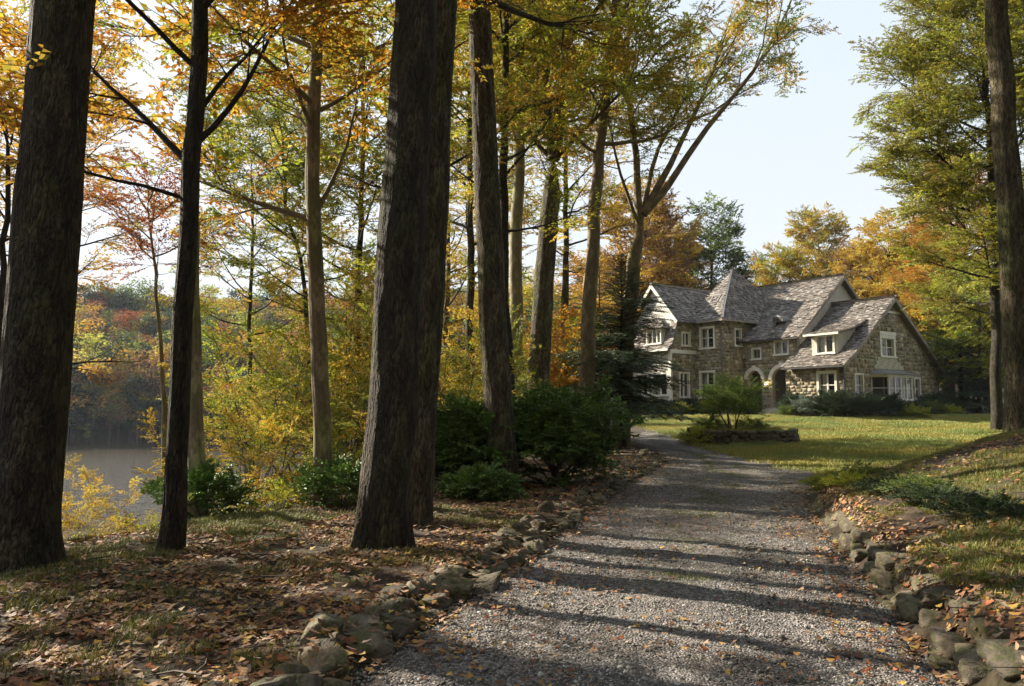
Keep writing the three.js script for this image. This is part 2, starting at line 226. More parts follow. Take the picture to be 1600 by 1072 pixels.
// a leafy spray, 1 m long along +x, flat-ish in xz
function makeSpray(seed, { n = 58, leaf = .108, pal, wide = .5, rough = .55, twig = [.07, .055, .04], ratio = .3 }) {
  const r = rng(seed), P = [], I = [], K = [], tw = 6; let prev = V3();
  const stem = (t) => V3(t, -.12 * t * t + .02 * Math.sin(t * 7 + seed), .06 * Math.sin(t * 5 + seed));
  for (let k = 1; k <= 3; k++) { const q = stem(k / 3); stick(P, I, K, prev, q, .008 * (1.2 - k / 4), .008 * (1 - k / 4), twig); prev = q; }
  for (let k = 0; k < tw; k++) {
    const t = (k + .7) / (tw + .3), sd = k % 2 ? 1 : -1, a = stem(t), L = wide * (1.15 - .6 * t) * rr(r, .7, 1.2), d = V3(.75, rr(r, -.25, .2), sd * rr(r, .6, 1)).normalize(), b = a.clone().addScaledVector(d, L);
    stick(P, I, K, a, b, .005, .003, twig); const m = Math.round(n / (tw + 1));
    for (let i = 0; i < m; i++) { const q = (i + .5) / m, p = a.clone().lerp(b, q * 1.02), s2 = i % 2 ? 1 : -1, e = V3(d.x - d.z * s2 * .8, d.y + rr(r, -.5, .2), d.z + d.x * s2 * .8).normalize(), nn = V3(rr(r, -rough, rough), 1, rr(r, -rough, rough)).normalize(); nn.addScaledVector(e, -nn.dot(e)).normalize(); const l = leaf * rr(r, .65, 1.2), c = pick(r, pal), k2 = rr(r, .8, 1.2); leafQuad(P, I, K, p, e, nn, l, l * ratio, c.map((v) => v * k2), rr(r, .0, .25)); }
  }
  for (let i = 0; i < n / (tw + 1); i++) { const p = stem(rr(r, .3, 1)), e = V3(rr(r, .2, 1), rr(r, -.5, .2), rr(r, -1, 1)).normalize(), nn = V3(rr(r, -rough, rough), 1, rr(r, -rough, rough)); nn.addScaledVector(e, -nn.dot(e)).normalize(); const l = leaf * rr(r, .7, 1.2), c = pick(r, pal); leafQuad(P, I, K, p, e, nn, l, l * ratio, c, .1); }
  return geom(P, I, { col: K });
}
const SPR = {};
for (const [k, pal] of Object.entries(PAL)) SPR[k] = [0, 1, 2].map((i) => makeSpray(300 + i * 17 + k.length * 31 + k.charCodeAt(0), { pal }));
const BIG = {}; // coarser sprays for trees some way off
for (const [k, pal] of Object.entries(PAL)) BIG[k] = [0, 1].map((i) => makeSpray(900 + i * 13 + k.length * 37 + k.charCodeAt(1), { pal, n: 52, leaf: .15, wide: .6, rough: .8, ratio: .34 }));
const rhodo = [0, 1].map((i) => makeSpray(500 + i, { pal: [[.10, .19, .035], [.12, .23, .04], [.075, .14, .03], [.19, .31, .05]], n: 60, leaf: .2, wide: .34, rough: .7, ratio: .22 }));

function tube(path, radii, seg, o = {}) { // tapered sweep; uv in metres
  const P = [], U = [], K = [], I = [], n = path.length; let len = 0, nrm = null; const t = V3(), u = V3(), v = V3(), seed = o.seed ?? 0, c0 = o.col ?? [.2, .17, .14];
  for (let j = 0; j < n; j++) {
    t.copy(path[Math.min(n - 1, j + 1)]).sub(path[Math.max(0, j - 1)]).normalize(); if (j) len += path[j].distanceTo(path[j - 1]);
    if (!nrm) nrm = Math.abs(t.y) > .9 ? V3(1, 0, 0) : V3(0, 1, 0); u.copy(nrm).addScaledVector(t, -nrm.dot(t)).normalize(); nrm = u.clone(); v.crossVectors(t, u);
    const r0 = radii[j];
    for (let i = 0; i <= seg; i++) {
      const a = (i % seg) / seg * Math.PI * 2, ca = Math.cos(a), sa = Math.sin(a); let r = r0;
      if (o.rough) r *= 1 + o.rough * n3(ca * 1.3 + seed, sa * 1.3, len * .55) + o.rough * .55 * n3(ca * 5 + seed, sa * 5, len * .9) + o.rough * .3 * n3(ca * 11 + seed, sa * 11, len * 2.4);
      if (o.flare) { const f = Math.exp(-len / o.flare); r *= 1 + f * (.3 + .42 * n3(ca * 1.7 + seed * 2, sa * 1.7, 4)); }
      P.push(path[j].x + (u.x * ca + v.x * sa) * r, path[j].y + (u.y * ca + v.y * sa) * r, path[j].z + (u.z * ca + v.z * sa) * r);
      U.push(i / seg * Math.max(1, Math.round(2 * Math.PI * radii[0] / .9)), len / 1.1);
      if (o.mossy) { const m = ss(.05, .6, n3(P[P.length - 3] * 1.6 + seed, P[P.length - 2] * .7, P[P.length - 1] * 1.6) + o.mossy - .35), k = 1 + .25 * n3(ca * 2 + seed, len * .4, sa * 2); K.push(mix(c0[0], c0[0] * .85, m) * k, mix(c0[1], c0[1] * 1.0, m) * k, mix(c0[2], c0[2] * .7, m) * k); } else K.push(...c0);
    }
  }
  for (let j = 0; j < n - 1; j++) for (let i = 0; i < seg; i++) { const a = j * (seg + 1) + i, b = a + seg + 1; I.push(a, a + 1, b, a + 1, b + 1, b); }
  return geom(P, I, { uv: U, col: K, smooth: true });
}
const dirOf = (az, el) => V3(Math.cos(az) * Math.cos(el), Math.sin(el), -Math.sin(az) * Math.cos(el)); // az 0 = right, 90 deg = away
function bend(start, d, len, n, r, { up = .25, wob = .16 } = {}) { const out = [start.clone()], q = d.clone(), p = start.clone(); for (let i = 1; i <= n; i++) { q.x += rr(r, -wob, wob); q.y += rr(r, -wob, wob) + up / n; q.z += rr(r, -wob, wob); q.normalize(); p.addScaledVector(q, len / n); out.push(p.clone()); } return out; }
const along = (path, t) => { const k = clamp(t, 0, .9999) * (path.length - 1), i = Math.floor(k); return path[i].clone().lerp(path[i + 1], k - i); };
const tang = (path, t) => { const i = clamp(Math.floor(t * (path.length - 1)), 0, path.length - 2); return path[i + 1].clone().sub(path[i]).normalize(); };
const M4 = new THREE.Matrix4();
function placeSpray(list, p, d, up, s) { const x = d.clone().normalize(), z = V3().crossVectors(x, up).normalize(), y = V3().crossVectors(z, x); M4.makeBasis(x.multiplyScalar(s), y.multiplyScalar(s), z.multiplyScalar(s)).setPosition(p); list.push(M4.clone()); }
function foliage(parent, list, geos, mat, r, name = 'foliage', vary = .16) { // sprays shared out between the variants
  geos.forEach((g, k) => { const mine = list.filter((_, i) => i % geos.length === k); if (!mine.length) return; const m = new THREE.InstancedMesh(g, mat, mine.length); const c = new THREE.Color(); mine.forEach((q, i) => { m.setMatrixAt(i, q); const b = rr(r, 1 - vary, 1 + vary); c.setRGB(b * rr(r, .93, 1.07), b, b * rr(r, .85, 1.15)); m.setColorAt(i, c); }); m.name = name; m.userData.kind = 'stuff'; parent.add(m); });
}
function branchOut(limb, r, list, woods, o) { // side branches and leafy sprays on a limb
  const L = o.len, nSub = Math.max(2, Math.round(o.subs)), rad = o.rad;
  for (let k = 0; k < nSub; k++) {
    const t = mix(o.from ?? .28, 1, (k + rr(r, .2, .8)) / nSub), p = along(limb, t), d = tang(limb, t), sd = k % 2 ? 1 : -1, side = V3().crossVectors(d, V3(0, 1, 0)).normalize();
    const q = d.clone().multiplyScalar(rr(r, .3, .75)).addScaledVector(side, sd * rr(r, .35, 1)).addScaledVector(V3(0, 1, 0), rr(r, -.45, .7)).normalize(), sl = Math.max(Math.min(.6, L * .45), L * rr(r, .22, .45) * (1.3 - .6 * t));
    const path = bend(p, q, sl, 4, r, { up: .15, wob: .2 }); woods.push(tube(path, path.map((_, i) => Math.max(.004, rad * .42 * (1 - t * .5) * (1 - .8 * i / 4))), 4, { col: o.bark }));
    const ns = Math.max(1, Math.round(sl / (o.step * o.size)));
    for (let i = 0; i < ns; i++) { if (r() < (o.bare ?? 0)) continue; const tt = mix(.22, 1, (i + r()) / ns), pp = along(path, tt), dd = tang(path, tt).addScaledVector(V3().crossVectors(tang(path, tt), V3(0, 1, 0)).normalize(), rr(r, -1, 1)).addScaledVector(V3(0, 1, 0), rr(r, -.45, .25)); placeSpray(list, pp, dd, V3(rr(r, -.5, .5), 1, rr(r, -.5, .5)), o.size * rr(r, .7, 1.25)); }
  }
  if (!(o.bare > .6)) placeSpray(list, along(limb, .98), tang(limb, .98), V3(rr(r, -.3, .3), 1, rr(r, -.3, .3)), o.size);
}
const BARKS = { dark: [bark, [.105, .086, .064]], grey: [bark, [.20, .172, .13]], pale: [paleBark, [.40, .36, .285]], tan: [paleBark, [.33, .27, .19]], black: [bark, [.09, .072, .054]], brown: [bark, [.30, .255, .19]] };
// tall broadleaf tree. o.pts: trunk points (Vector3) from the base; o.limbs: [t on trunk, azimuth deg, elevation deg, length, up-curve]
function tree(o) {
  const r = rng(o.seed), g = new THREE.Group(), b = o.pts[0], list = [], [mat, col] = BARKS[o.bark ?? 'dark'];
  b.y = ground(b.x, b.z) - .15; g.position.copy(b);
  const loc = o.pts.map((p) => p.clone().sub(b)); const top = loc[loc.length - 1], dir = top.clone().sub(loc[loc.length - 2]).normalize();
  if (o.h > top.y) { const extra = top.clone().addScaledVector(V3(dir.x * .5, 1, dir.z * .5).normalize(), o.h - top.y); loc.push(top.clone().lerp(extra, .5).add(V3(rr(r, -.2, .2), 0, rr(r, -.2, .2))), extra); }
  const curve = new THREE.CatmullRomCurve3(loc, false, 'centripetal'), H = loc[loc.length - 1].y, nSeg = o.fine ? Math.round(H * 7) : Math.round(H * 1.6) + 4;
  const path = curve.getSpacedPoints(nSeg).map((p, i) => p.add(V3(n2(i * 9 / nSeg, o.seed), 0, n2(i * 9 / nSeg, o.seed + 5)).multiplyScalar(i ? (o.fine ? .02 : .05) : 0)));
  const taper = o.taper ?? .72, rad = path.map((_, i) => o.r * Math.max(.04, 1 - taper * Math.pow(i / nSeg, 1.05) - (1 - taper) * ss(.85, 1, i / nSeg)));
  part(g, tube(path, rad, o.fine ? 56 : o.seg ?? 14, { col, mossy: .45, seed: o.seed % 50, rough: o.fine ? .05 : .045, flare: o.fine ? .32 : .3 }), mat, 'trunk');
  const limb = (t, az, el, L, up, rad0, subs, from) => {
    const p = along(path, t), d = dirOf(az, el), lp = bend(p, d, L, 8, r, { up, wob: o.wob ?? .13 }), woods = [], lr = rad0 ?? Math.max(.02, Math.min(o.r * (1 - taper * t) * .5, L * .017));
    woods.push(tube(lp, lp.map((_, i) => Math.max(.006, lr * (1 - .82 * i / 8))), 6, { col: col }));
    branchOut(lp, r, list, woods, { len: L, subs: subs ?? clamp(L * 2.6, 5, 20) * (o.dense ?? 1), rad: lr, size: o.size ?? .9, step: (o.step ?? .34) * .88, bare: o.bare, bark: col, from });
    part(g, mergeGeometries(woods), mat, 'limb');
  };
  const nL = Math.round((o.n ?? 16) * 1.2), cb = (o.crownBase ?? H * .45) / H;
  for (const [t, az, el, L, up = .2, rad0, subs, from] of o.limbs ?? []) limb(t, az * Math.PI / 180, el * Math.PI / 180, L, up, rad0, subs, from);
  for (let i = 0; i < nL; i++) { const u = (i + rr(r, .1, .9)) / nL, t = mix(cb, .985, u), az = i * 2.4 + rr(r, -.5, .5) + o.seed, prof = (o.shape ? o.shape(u) : Math.sqrt(Math.max(.05, 1 - (u * 1.0 - .32) ** 2 * 1.9))), L = o.crownR * prof * rr(r, .75, 1.15); limb(t, az, mix(.15, 1.05, u) + rr(r, -.12, .15), L, .45); }
  const geos = (o.far ? BIG : SPR); const pool = (Array.isArray(o.pal) ? o.pal : [o.pal]).flatMap((k) => geos[k]);
  if (list.length) foliage(g, list, pool, leafMat, r);
  thing(shade(g), o.name ?? 'tall_tree', o.label, 'tree', o.group); return g;
}
// several-stemmed shrub or sapling filling an ellipsoid
function shrub(o) {
  const r = rng(o.seed), g = new THREE.Group(), list = [], woods = [], y0 = ground(o.x, o.z) - .06; g.position.set(o.x, y0, o.z);
  const nS = o.stems ?? 8;
  for (let i = 0; i < nS; i++) {
    const az = i * 2.4 + r(), el = rr(r, o.lean ?? .55, 1.35), L = o.h * rr(r, .75, 1.05), d = dirOf(az, el), q = V3(d.x * o.w / o.h * 1.1, d.y, d.z * o.w / o.h * 1.1).normalize(), p = bend(V3(rr(r, -.1, .1), 0, rr(r, -.1, .1)), q, L, 6, r, { up: o.up ?? .1, wob: .16 });
    woods.push(tube(p, p.map((_, k) => Math.max(.004, (o.rad ?? .02) * (1 - .8 * k / 6))), 5, { col: [.10, .08, .06] }));
    branchOut(p, r, list, woods, { len: L * .9, subs: o.subs ?? 7, rad: o.rad ?? .02, size: o.size ?? .6, step: o.step ?? .3, bare: o.bare, from: o.from ?? .15, bark: [.10, .08, .06] });
  }
  for (let i = 0; i < (o.fill ?? 0); i++) { const a = r() * 6.283, c = rr(r, -.15, 1), s = Math.sqrt(Math.max(0, 1 - c * c)), k = Math.pow(r(), .28), p = V3(Math.cos(a) * s * o.w * .5 * k, o.h * (.42 + .5 * c * k) + .05, Math.sin(a) * s * o.w * .5 * k); const d = V3(p.x, (p.y - o.h * .35) * .8, p.z).normalize(); d.x += rr(r, -.4, .4); d.y += rr(r, -.3, .3); d.z += rr(r, -.4, .4); placeSpray(list, p, d, V3(d.x * .7, 1, d.z * .7), (o.size ?? .6) * rr(r, .6, 1.1)); }
  part(g, mergeGeometries(woods), twigMat, 'stems');
  foliage(g, list, o.geos ?? (Array.isArray(o.pal) ? o.pal : [o.pal]).flatMap((k) => (o.far ? BIG : SPR)[k]), o.mat ?? leafMat, r, 'foliage', .2);
  thing(shade(g), o.name ?? 'shrub', o.label, o.category ?? 'shrub', o.group); return g;
}
// conifer with flat drooping boughs
function needleBough(seed) { const r = rng(seed), P = [], I = [], K = []; const stem = (t) => V3(t, -.22 * t * t, .03 * Math.sin(t * 9)); stick(P, I, K, V3(), stem(.5), .012, .008, [.05, .04, .03]); stick(P, I, K, stem(.5), stem(1), .008, .003, [.05, .04, .03]);
  for (let k = 0; k < 26; k++) { const t = .1 + .9 * k / 26, sd = k % 2 ? 1 : -1, a = stem(t), L = .34 * Math.pow(1.08 - t, .6) * rr(r, .7, 1.15), d = V3(.7, rr(r, -.35, .05), sd).normalize(); for (let i = 0; i < 7; i++) { const p = a.clone().addScaledVector(d, L * i / 7), s2 = i % 2 ? 1 : -1, e = V3(d.x - d.z * s2 * .6, d.y + rr(r, -.3, .1), d.z + d.x * s2 * .6).normalize(), n = V3(rr(r, -.4, .4), 1, rr(r, -.4, .4)); n.addScaledVector(e, -n.dot(e)).normalize(); const kk = rr(r, .7, 1.35); leafQuad(P, I, K, p, e, n, .085, .011, [.07 * kk, .115 * kk, .042 * kk], .1); } }
  return geom(P, I, { col: K }); }
const boughs = [needleBough(71), needleBough(72)];
function conifer(o) {
  const r = rng(o.seed), g = new THREE.Group(), list = [], p = o.pos; g.position.set(p.x, ground(p.x, p.z) - .1, p.z);
  const path = [0, .25, .5, .75, 1].map((t) => V3(.1 * n2(t, o.seed), o.h * t, .1 * n2(t, o.seed + 3)));
  part(g, tube(path, path.map((_, i) => o.r * (1 - .93 * i / 4)), 9, { col: BARKS.black[1], seed: 3, flare: .3, rough: .04 }), bark, 'trunk');
  const n = o.n ?? 90; const wood = [];
  for (let i = 0; i < n; i++) { const u = Math.pow((i + r()) / n, .9), t = mix(o.from ?? .08, .99, u), y = o.h * t, L = o.w * .5 * Math.pow(1.02 - u, o.pow ?? .8) * rr(r, o.pow ? .4 : .6, 1.15), az = i * 2.4 + r() * .6, el = mix(-.05, .5, u) + rr(r, -.15, .15), d = dirOf(az, el), q = along(path, t); if (r() < (o.bare ?? 0)) { wood.push(tube([q, q.clone().addScaledVector(d, L)], [.015, .004], 4, { col: BARKS.black[1] })); continue; } const m = Math.max(1, Math.round(L / .55)); wood.push(tube([q, q.clone().addScaledVector(d, L * .8)], [.02, .006], 4, { col: BARKS.black[1] })); for (let k = 0; k < m; k++) { const pp = q.clone().addScaledVector(d, L * k / m * .8); for (const sd of k ? [-1, 1] : [0]) { const dd = d.clone().addScaledVector(V3().crossVectors(d, V3(0, 1, 0)).normalize(), sd * .7); dd.y -= .12; placeSpray(list, pp, dd, V3(rr(r, -.2, .2), 1, rr(r, -.2, .2)), clamp(L * .75, .35, 1.3) * rr(r, .8, 1.15)); } } }
  part(g, mergeGeometries(wood), bark, 'boughs'); foliage(g, list, boughs, glossLeaf, r, 'needles', .25);
  thing(shade(g), o.name ?? 'conifer_tree', o.label, 'tree', o.group); return g;
}
const T = (Z, ...pp) => pp.map(([px, py]) => at(px, py, Z)); // trunk points at one distance

const NEAR = 'tall trees on the bank between the drive and the lake';
// --- the big trunks in front
tree({ seed: 1, bare: .45, pts: T(7.4, [26, 895], [62, 480], [100, 0]), r: .315, h: 24, crownBase: 9.5, crownR: 5.5, n: 16, bark: 'dark', pal: ['gold', 'lime'], fine: true, taper: .6, size: 1.1, label: 'massive dark mossy trunk at the far left edge of the photo', group: NEAR });
tree({ seed: 2, pts: T(8.3, [265, 872], [292, 420], [314, 0]), r: .115, h: 13.5, crownBase: 6.5, crownR: 3.4, n: 12, bark: 'black', pal: ['gold', 'gold', 'amber'], fine: true, taper: .6, limbs: [[.32, 150, 38, 2.6, .25, .045, 8], [.335, 25, 48, 2.4, .2, .04, 8], [.36, 70, 50, 2.6, .2, .035, 8], [.29, 185, 8, 2.1, .1, .025, 8], [.4, 200, 45, 2.6, .2, .035, 8], [.45, 330, 40, 2.6]], label: 'slender dark brown trunk with a limb arching left over the lake view', group: NEAR });
tree({ seed: 3, pts: T(11.2, [309, 862], [303, 560], [300, 250]), r: .125, h: 15, crownBase: 7.5, crownR: 3.4, n: 12, bark: 'pale', pal: ['lime', 'gold'], fine: true, label: 'pale slim trunk with an ivy covered foot right behind the slender dark trunk', group: NEAR });
tree({ seed: 4, pts: T(12.2, [507, 835], [495, 450], [489, 240], [494, 90]), r: .145, h: 14, crownBase: 6.4, crownR: 3.6, n: 14, bark: 'tan', pal: ['gold', 'amber', 'lime'], fine: true, taper: .62, limbs: [[.33, 172, 35, 2.3, -.35, .055, 8], [.335, 5, 58, 2.9, .0, .045, 3], [.42, 120, 40, 2.6], [.46, 20, 40, 2.4], [.44, 250, 35, 2.4]], label: 'mottled tan trunk with a pale branch rising right beside the biggest trunk', group: NEAR });
tree({ seed: 5, bare: .45, pts: T(8.35, [596, 872], [624, 440], [650, 0]), r: .27, h: 25, crownBase: 10, crownR: 5.5, n: 16, bark: 'dark', pal: ['gold', 'lime'], fine: true, taper: .5, size: 1.1, label: 'thickest near black trunk standing front and centre left of the drive', group: NEAR });
tree({ seed: 6, bare: .45, pts: T(10.1, [645, 832], [668, 440], [690, 0]), r: .23, h: 23, crownBase: 10, crownR: 4.5, n: 12, bark: 'grey', pal: ['lime', 'gold'], fine: true, taper: .5, size: 1.1, label: 'grey trunk half hidden directly behind the thickest trunk', group: NEAR });
tree({ seed: 7, bare: .45, pts: T(14.2, [789, 778], [766, 420], [749, 0]), r: .27, h: 24, crownBase: 9, crownR: 5.5, n: 18, bark: 'grey', pal: ['lime', 'gold'], fine: true, taper: .55, size: 1.1, label: 'mottled trunk leaning left between the two dark evergreen shrubs', group: NEAR });
// --- trees farther along the drive
tree({ seed: 8, pts: T(26, [806, 650], [806, 380], [812, 180]), r: .28, h: 21, crownBase: 9.5, crownR: 4.5, n: 18, bark: 'pale', pal: ['lime', 'yellow'], label: 'straight pale trunk between the leaning mottled trunk and the forked trunk', group: NEAR });
tree({ seed: 9, pts: T(24, [836, 660], [850, 420], [864, 250]), r: .38, h: 9.6, crownBase: 9, crownR: 1, n: 0, bark: 'brown', taper: .3, pal: ['lime', 'yellow'], limbs: [[.985, 100, 83, 12, .05, .21, 26], [.985, 20, 76, 12.5, .1, .23, 26], [.97, 250, 50, 5], [.97, 180, 45, 5], [.97, 330, 40, 5]], label: 'stout grey trunk forking into a V high above the hedge shrubs', group: NEAR });
tree({ seed: 10, pts: T(25, [912, 672], [924, 430], [940, 200], [966, 0]), r: .27, h: 22, crownBase: 9.6, crownR: 4.6, n: 18, bark: 'tan', pal: ['gold', 'lime'], label: 'clean tan trunk curving right, just left of the drive bend', group: NEAR });
tree({ seed: 11, pts: T(27, [966, 698], [981, 520], [992, 400], [1006, 330]), r: .33, h: 8.2, crownBase: 8, crownR: 1, n: 0, bark: 'tan', taper: .35, pal: ['gold', 'green'], size: .85, limbs: [[.92, 110, 84, 11, .0, .15, 20, .3], [.985, 20, 66, 9.5, .12, .15, 15, .42], [.985, 2, 46, 11, .04, .14, 14, .5], [.99, 60, 70, 8, .1, .1, 14, .35], [.93, 230, 55, 5.5, .1, .07, 10]], label: 'tree at the drive bend with one long limb reaching right over the house roof', group: NEAR });
tree({ seed: 12, pts: T(30, [733, 660], [735, 400]), r: .2, h: 18, crownBase: 6, crownR: 3.6, n: 18, bark: 'black', pal: ['yellow', 'lime'], label: 'dark straight trunk showing in the gap left of the leaning mottled trunk', group: NEAR });
tree({ seed: 13, pts: T(20, [800, 720], [786, 350], [790, 120]), r: .16, h: 17, crownBase: 6.2, crownR: 3.2, n: 16, bark: 'dark', pal: ['lime', 'lime', 'yellow'], label: 'thin dark trunk close behind the leaning mottled trunk', group: NEAR });
tree({ seed: 14, pts: T(33, [880, 665], [884, 300]), r: .18, h: 17, crownBase: 7, crownR: 3.4, n: 16, bark: 'grey', pal: ['yellow', 'gold'], label: 'yellow crowned tree standing behind the V forked trunk', group: NEAR });
tree({ seed: 15, pts: T(36, [690, 690], [700, 400]), r: .17, h: 15, crownBase: 4.5, crownR: 3.8, n: 18, bark: 'grey', pal: ['yellow', 'gold'], label: 'golden tree on the lake slope seen just right of the thickest trunk', group: NEAR });
tree({ seed: 16, pts: T(22, [555, 780], [560, 450]), r: .13, h: 14, crownBase: 4.2, crownR: 3.4, n: 18, bark: 'dark', pal: ['lime', 'yellow'], label: 'leafy yellow green tree filling the gap left of the thickest trunk', group: NEAR });
tree({ seed: 17, pts: T(21, [490, 790], [474, 430], [447, 320]), r: .09, h: 11, crownBase: 5.2, crownR: 3.2, n: 14, bark: 'grey', pal: ['lime', 'green'], size: .75, label: 'light airy green tree with fine fans of branches above the lake', group: NEAR });
tree({ seed: 18, pts: T(16, [266, 720], [250, 520], [236, 360]), r: .065, h: 7.6, crownBase: 5.4, crownR: 1.3, n: 8, bark: 'tan', pal: ['rust'], size: .55, bare: .3, name: 'young_tree', label: 'small russet leaved sapling leaning left in front of the lake', group: NEAR });
tree({ seed: 19, pts: T(15, [10, 760], [4, 420], [10, 200]), r: .11, h: 10, crownBase: 4.4, crownR: 2.3, n: 14, bark: 'black', pal: ['brown'], size: .6, bare: .88, wob: .2, name: 'bare_tree', label: 'nearly leafless twiggy tree showing left of the massive left trunk', group: NEAR });
tree({ seed: 20, pts: T(27, [395, 800], [390, 480]), r: .11, h: 13, crownBase: 6, crownR: 3, n: 14, bark: 'grey', pal: ['gold', 'lime'], size: .8, label: 'tree on the lake slope with a golden crown behind the slender trunks', group: NEAR });
tree({ seed: 21, pts: T(24, [62, 830], [74, 300]), r: .14, h: 17, crownBase: 9.5, crownR: 3.6, n: 16, bark: 'dark', pal: ['gold', 'amber'], label: 'golden crown high at the top left beyond the massive left trunk', group: NEAR });
tree({ seed: 22, pts: T(19, [640, 760], [655, 200]), r: .15, h: 16, crownBase: 6.8, crownR: 3.2, n: 16, bark: 'grey', pal: ['lime', 'gold'], label: 'tree whose trunk is hidden behind the thickest trunk, leaves spilling both sides', group: NEAR });

// --- understorey saplings and shrubs on the brow and slope
const US = 'yellow saplings and shrubs on the lake slope';
const und = [
  [12.4, 165, .5, 1.5, ['yellow', 'gold'], 31, 'low bright yellow shrub at the foot of the massive left trunk'],
  [12.8, 225, .6, 1.4, ['yellow', 'lime'], 32, 'low golden shrub just left of the slender dark trunk'],
  [12, 112, .42, 1.2, ['lime', 'yellow'], 33, 'low lime shrub touching the right side of the massive left trunk'],
  [13.5, 372, 1.9, 2.0, ['yellow', 'gold'], 34, 'wispy yellow orange shrub right of the ivy covered slim trunk'],
  [14.5, 430, 3.0, 2.3, ['yellow', 'lime'], 35, 'yellow sapling left of the mottled tan trunk'],
  [15, 535, 2.6, 1.9, ['lime', 'green'], 36, 'green sapling between the mottled tan trunk and the thickest trunk'],
  [17, 470, 4.2, 2.8, ['lime', 'yellow'], 37, 'tall lime sapling close behind the mottled tan trunk'],
  [20, 400, 4.8, 3.2, ['lime', 'lime'], 38, 'spreading lime green sapling reaching out over the water'],
  [18, 560, 5.0, 2.6, ['yellow', 'lime'], 39, 'dense yellow sapling against the left side of the thickest trunk'],
  [21, 705, 3.6, 2.6, ['yellow', 'lime'], 40, 'yellow green sapling above the left evergreen shrub'],
  [24, 770, 4.2, 2.6, ['lime', 'green'], 41, 'green sapling in the gap right of the leaning mottled trunk'],
  [29, 872, 4.2, 2.2, ['amber', 'gold'], 42, 'orange sapling behind the right evergreen shrub'],
  [30, 925, 2.6, 1.7, ['amber', 'lime'], 43, 'orange and lime sapling at the foot of the clean tan trunk'],
  [29, 735, 5.5, 3.4, ['yellow', 'gold'], 44, 'golden sapling at the foot of the dark straight trunk'],
  [48, 108, 6.5, 4.2, ['yellow', 'gold'], 45, 'bright yellow small tree on the shore beside the massive left trunk'],
  [31, 830, 5.5, 3.2, ['lime', 'amber'], 46, 'mixed orange and green sapling between the pale and forked trunks'],
];
for (const [Z, px, h, w, pal, seed, label] of und) { const p = at(px, 700, Z); shrub({ seed, x: p.x, z: -Z, h, w, pal, size: h > 3 ? .75 : h < .9 ? .3 : .42, subs: h > 3 ? 6 : 5, stems: h > 3 ? 8 : 7, rad: h > 3 ? .03 : .012, step: .36, far: Z > 25, name: h > 2.2 ? 'sapling' : 'shrub', category: h > 2.2 ? 'sapling' : 'shrub', label, group: US }); }
// ivy at two trunk feet
for (const [Z, px, w, h, seed, label] of [[11.1, 313, .62, .75, 51, 'dark ivy clump round the foot of the pale slim trunk'], [12, 530, .9, .65, 52, 'dark ivy clump beside the foot of the mottled tan trunk']]) { const p = at(px, 850, Z); shrub({ seed, x: p.x, z: -Z, h, w, geos: rhodo, mat: glossLeaf, size: .32, stems: 5, subs: 4, fill: 110, name: 'ivy_clump', category: 'ivy', label }); }
// dark evergreen shrubs by the leaning trunk
for (const [Z, px, w, h, seed, label] of [[14.8, 725, 1.5, 1.45, 53, 'dark glossy evergreen shrub left of the leaning mottled trunk'], [15.4, 868, 1.75, 1.75, 54, 'larger dark glossy evergreen shrub with bright green top right of the leaning trunk'], [13.0, 750, 1.0, .38, 55, 'low dark groundcover shrub in front of the evergreen shrubs']]) { const p = at(px, 760, Z); shrub({ seed, x: p.x, z: -Z, h, w, geos: rhodo, mat: glossLeaf, size: h > .5 ? .42 : .3, stems: 12, subs: 6, fill: h > .5 ? 900 : 240, rad: .025, name: 'evergreen_shrub', label }); }
// conifers
conifer({ seed: 61, pos: at(972, 690, 26.6), h: 6.9, w: 4.4, r: .1, n: 190, from: .2, pow: .55, bare: .1, label: 'dark hemlock standing behind the trunk at the drive bend' });
conifer({ seed: 62, pos: at(888, 670, 42), h: 11.5, w: 4.4, r: .16, n: 110, from: .12, bare: .25, label: 'tall dark conifer with a thin bare top between the tan trunks' });
conifer({ seed: 63, pos: at(940, 665, 46), h: 9.5, w: 4, r: .15, n: 100, label: 'dark conifer left of the house behind the clean tan trunk' });
conifer({ seed: 64, pos: at(1505, 640, 52), h: 7.5, w: 5, r: .15, n: 110, label: 'dark low conifer beside the right corner of the house' });
conifer({ seed: 65, pos: at(688, 690, 40), h: 9, w: 3.6, r: .14, n: 90, label: 'dark conifer glimpsed low between the thickest and leaning trunks' });

// --- right-hand side
tree({ seed: 71, bare: .3, pts: T(14.2, [1596, 668], [1578, 330], [1557, 0]), r: .235, h: 22, crownBase: 9.5, crownR: 5, n: 16, bark: 'brown', fine: true, taper: .5, pal: ['olive', 'lime'], size: 1.1, label: 'lone trunk on the bank at the right edge of the photo', group: 'trees right of the lawn' });
tree({ seed: 72, pts: T(34, [1556, 640], [1552, 300]), r: .24, h: 23, crownBase: 5.2, crownR: 4.9, n: 46, bark: 'dark', pal: ['olive', 'olive', 'lime'], size: 1.05, dense: 1.35, step: .26, shape: (u) => .75 + .4 * Math.sin(u * 3.2), label: 'big green and yellow maple behind the lone right trunk', group: 'trees right of the lawn' });
tree({ seed: 73, pts: T(58, [1498, 640], [1494, 400]), r: .22, h: 19, crownBase: 8.5, crownR: 4.2, n: 34, step: .26, bark: 'dark', pal: ['amber', 'amber', 'gold'], label: 'bright orange maple left of the big green maple', group: 'trees right of the lawn' });
tree({ seed: 74, pts: T(52, [1530, 640], [1530, 450]), r: .16, h: 8.5, crownBase: 2, crownR: 3.2, n: 20, bark: 'dark', pal: ['green', 'lime'], far: true, size: 1.2, label: 'light green small tree low behind the lone right trunk', group: 'trees right of the lawn' });
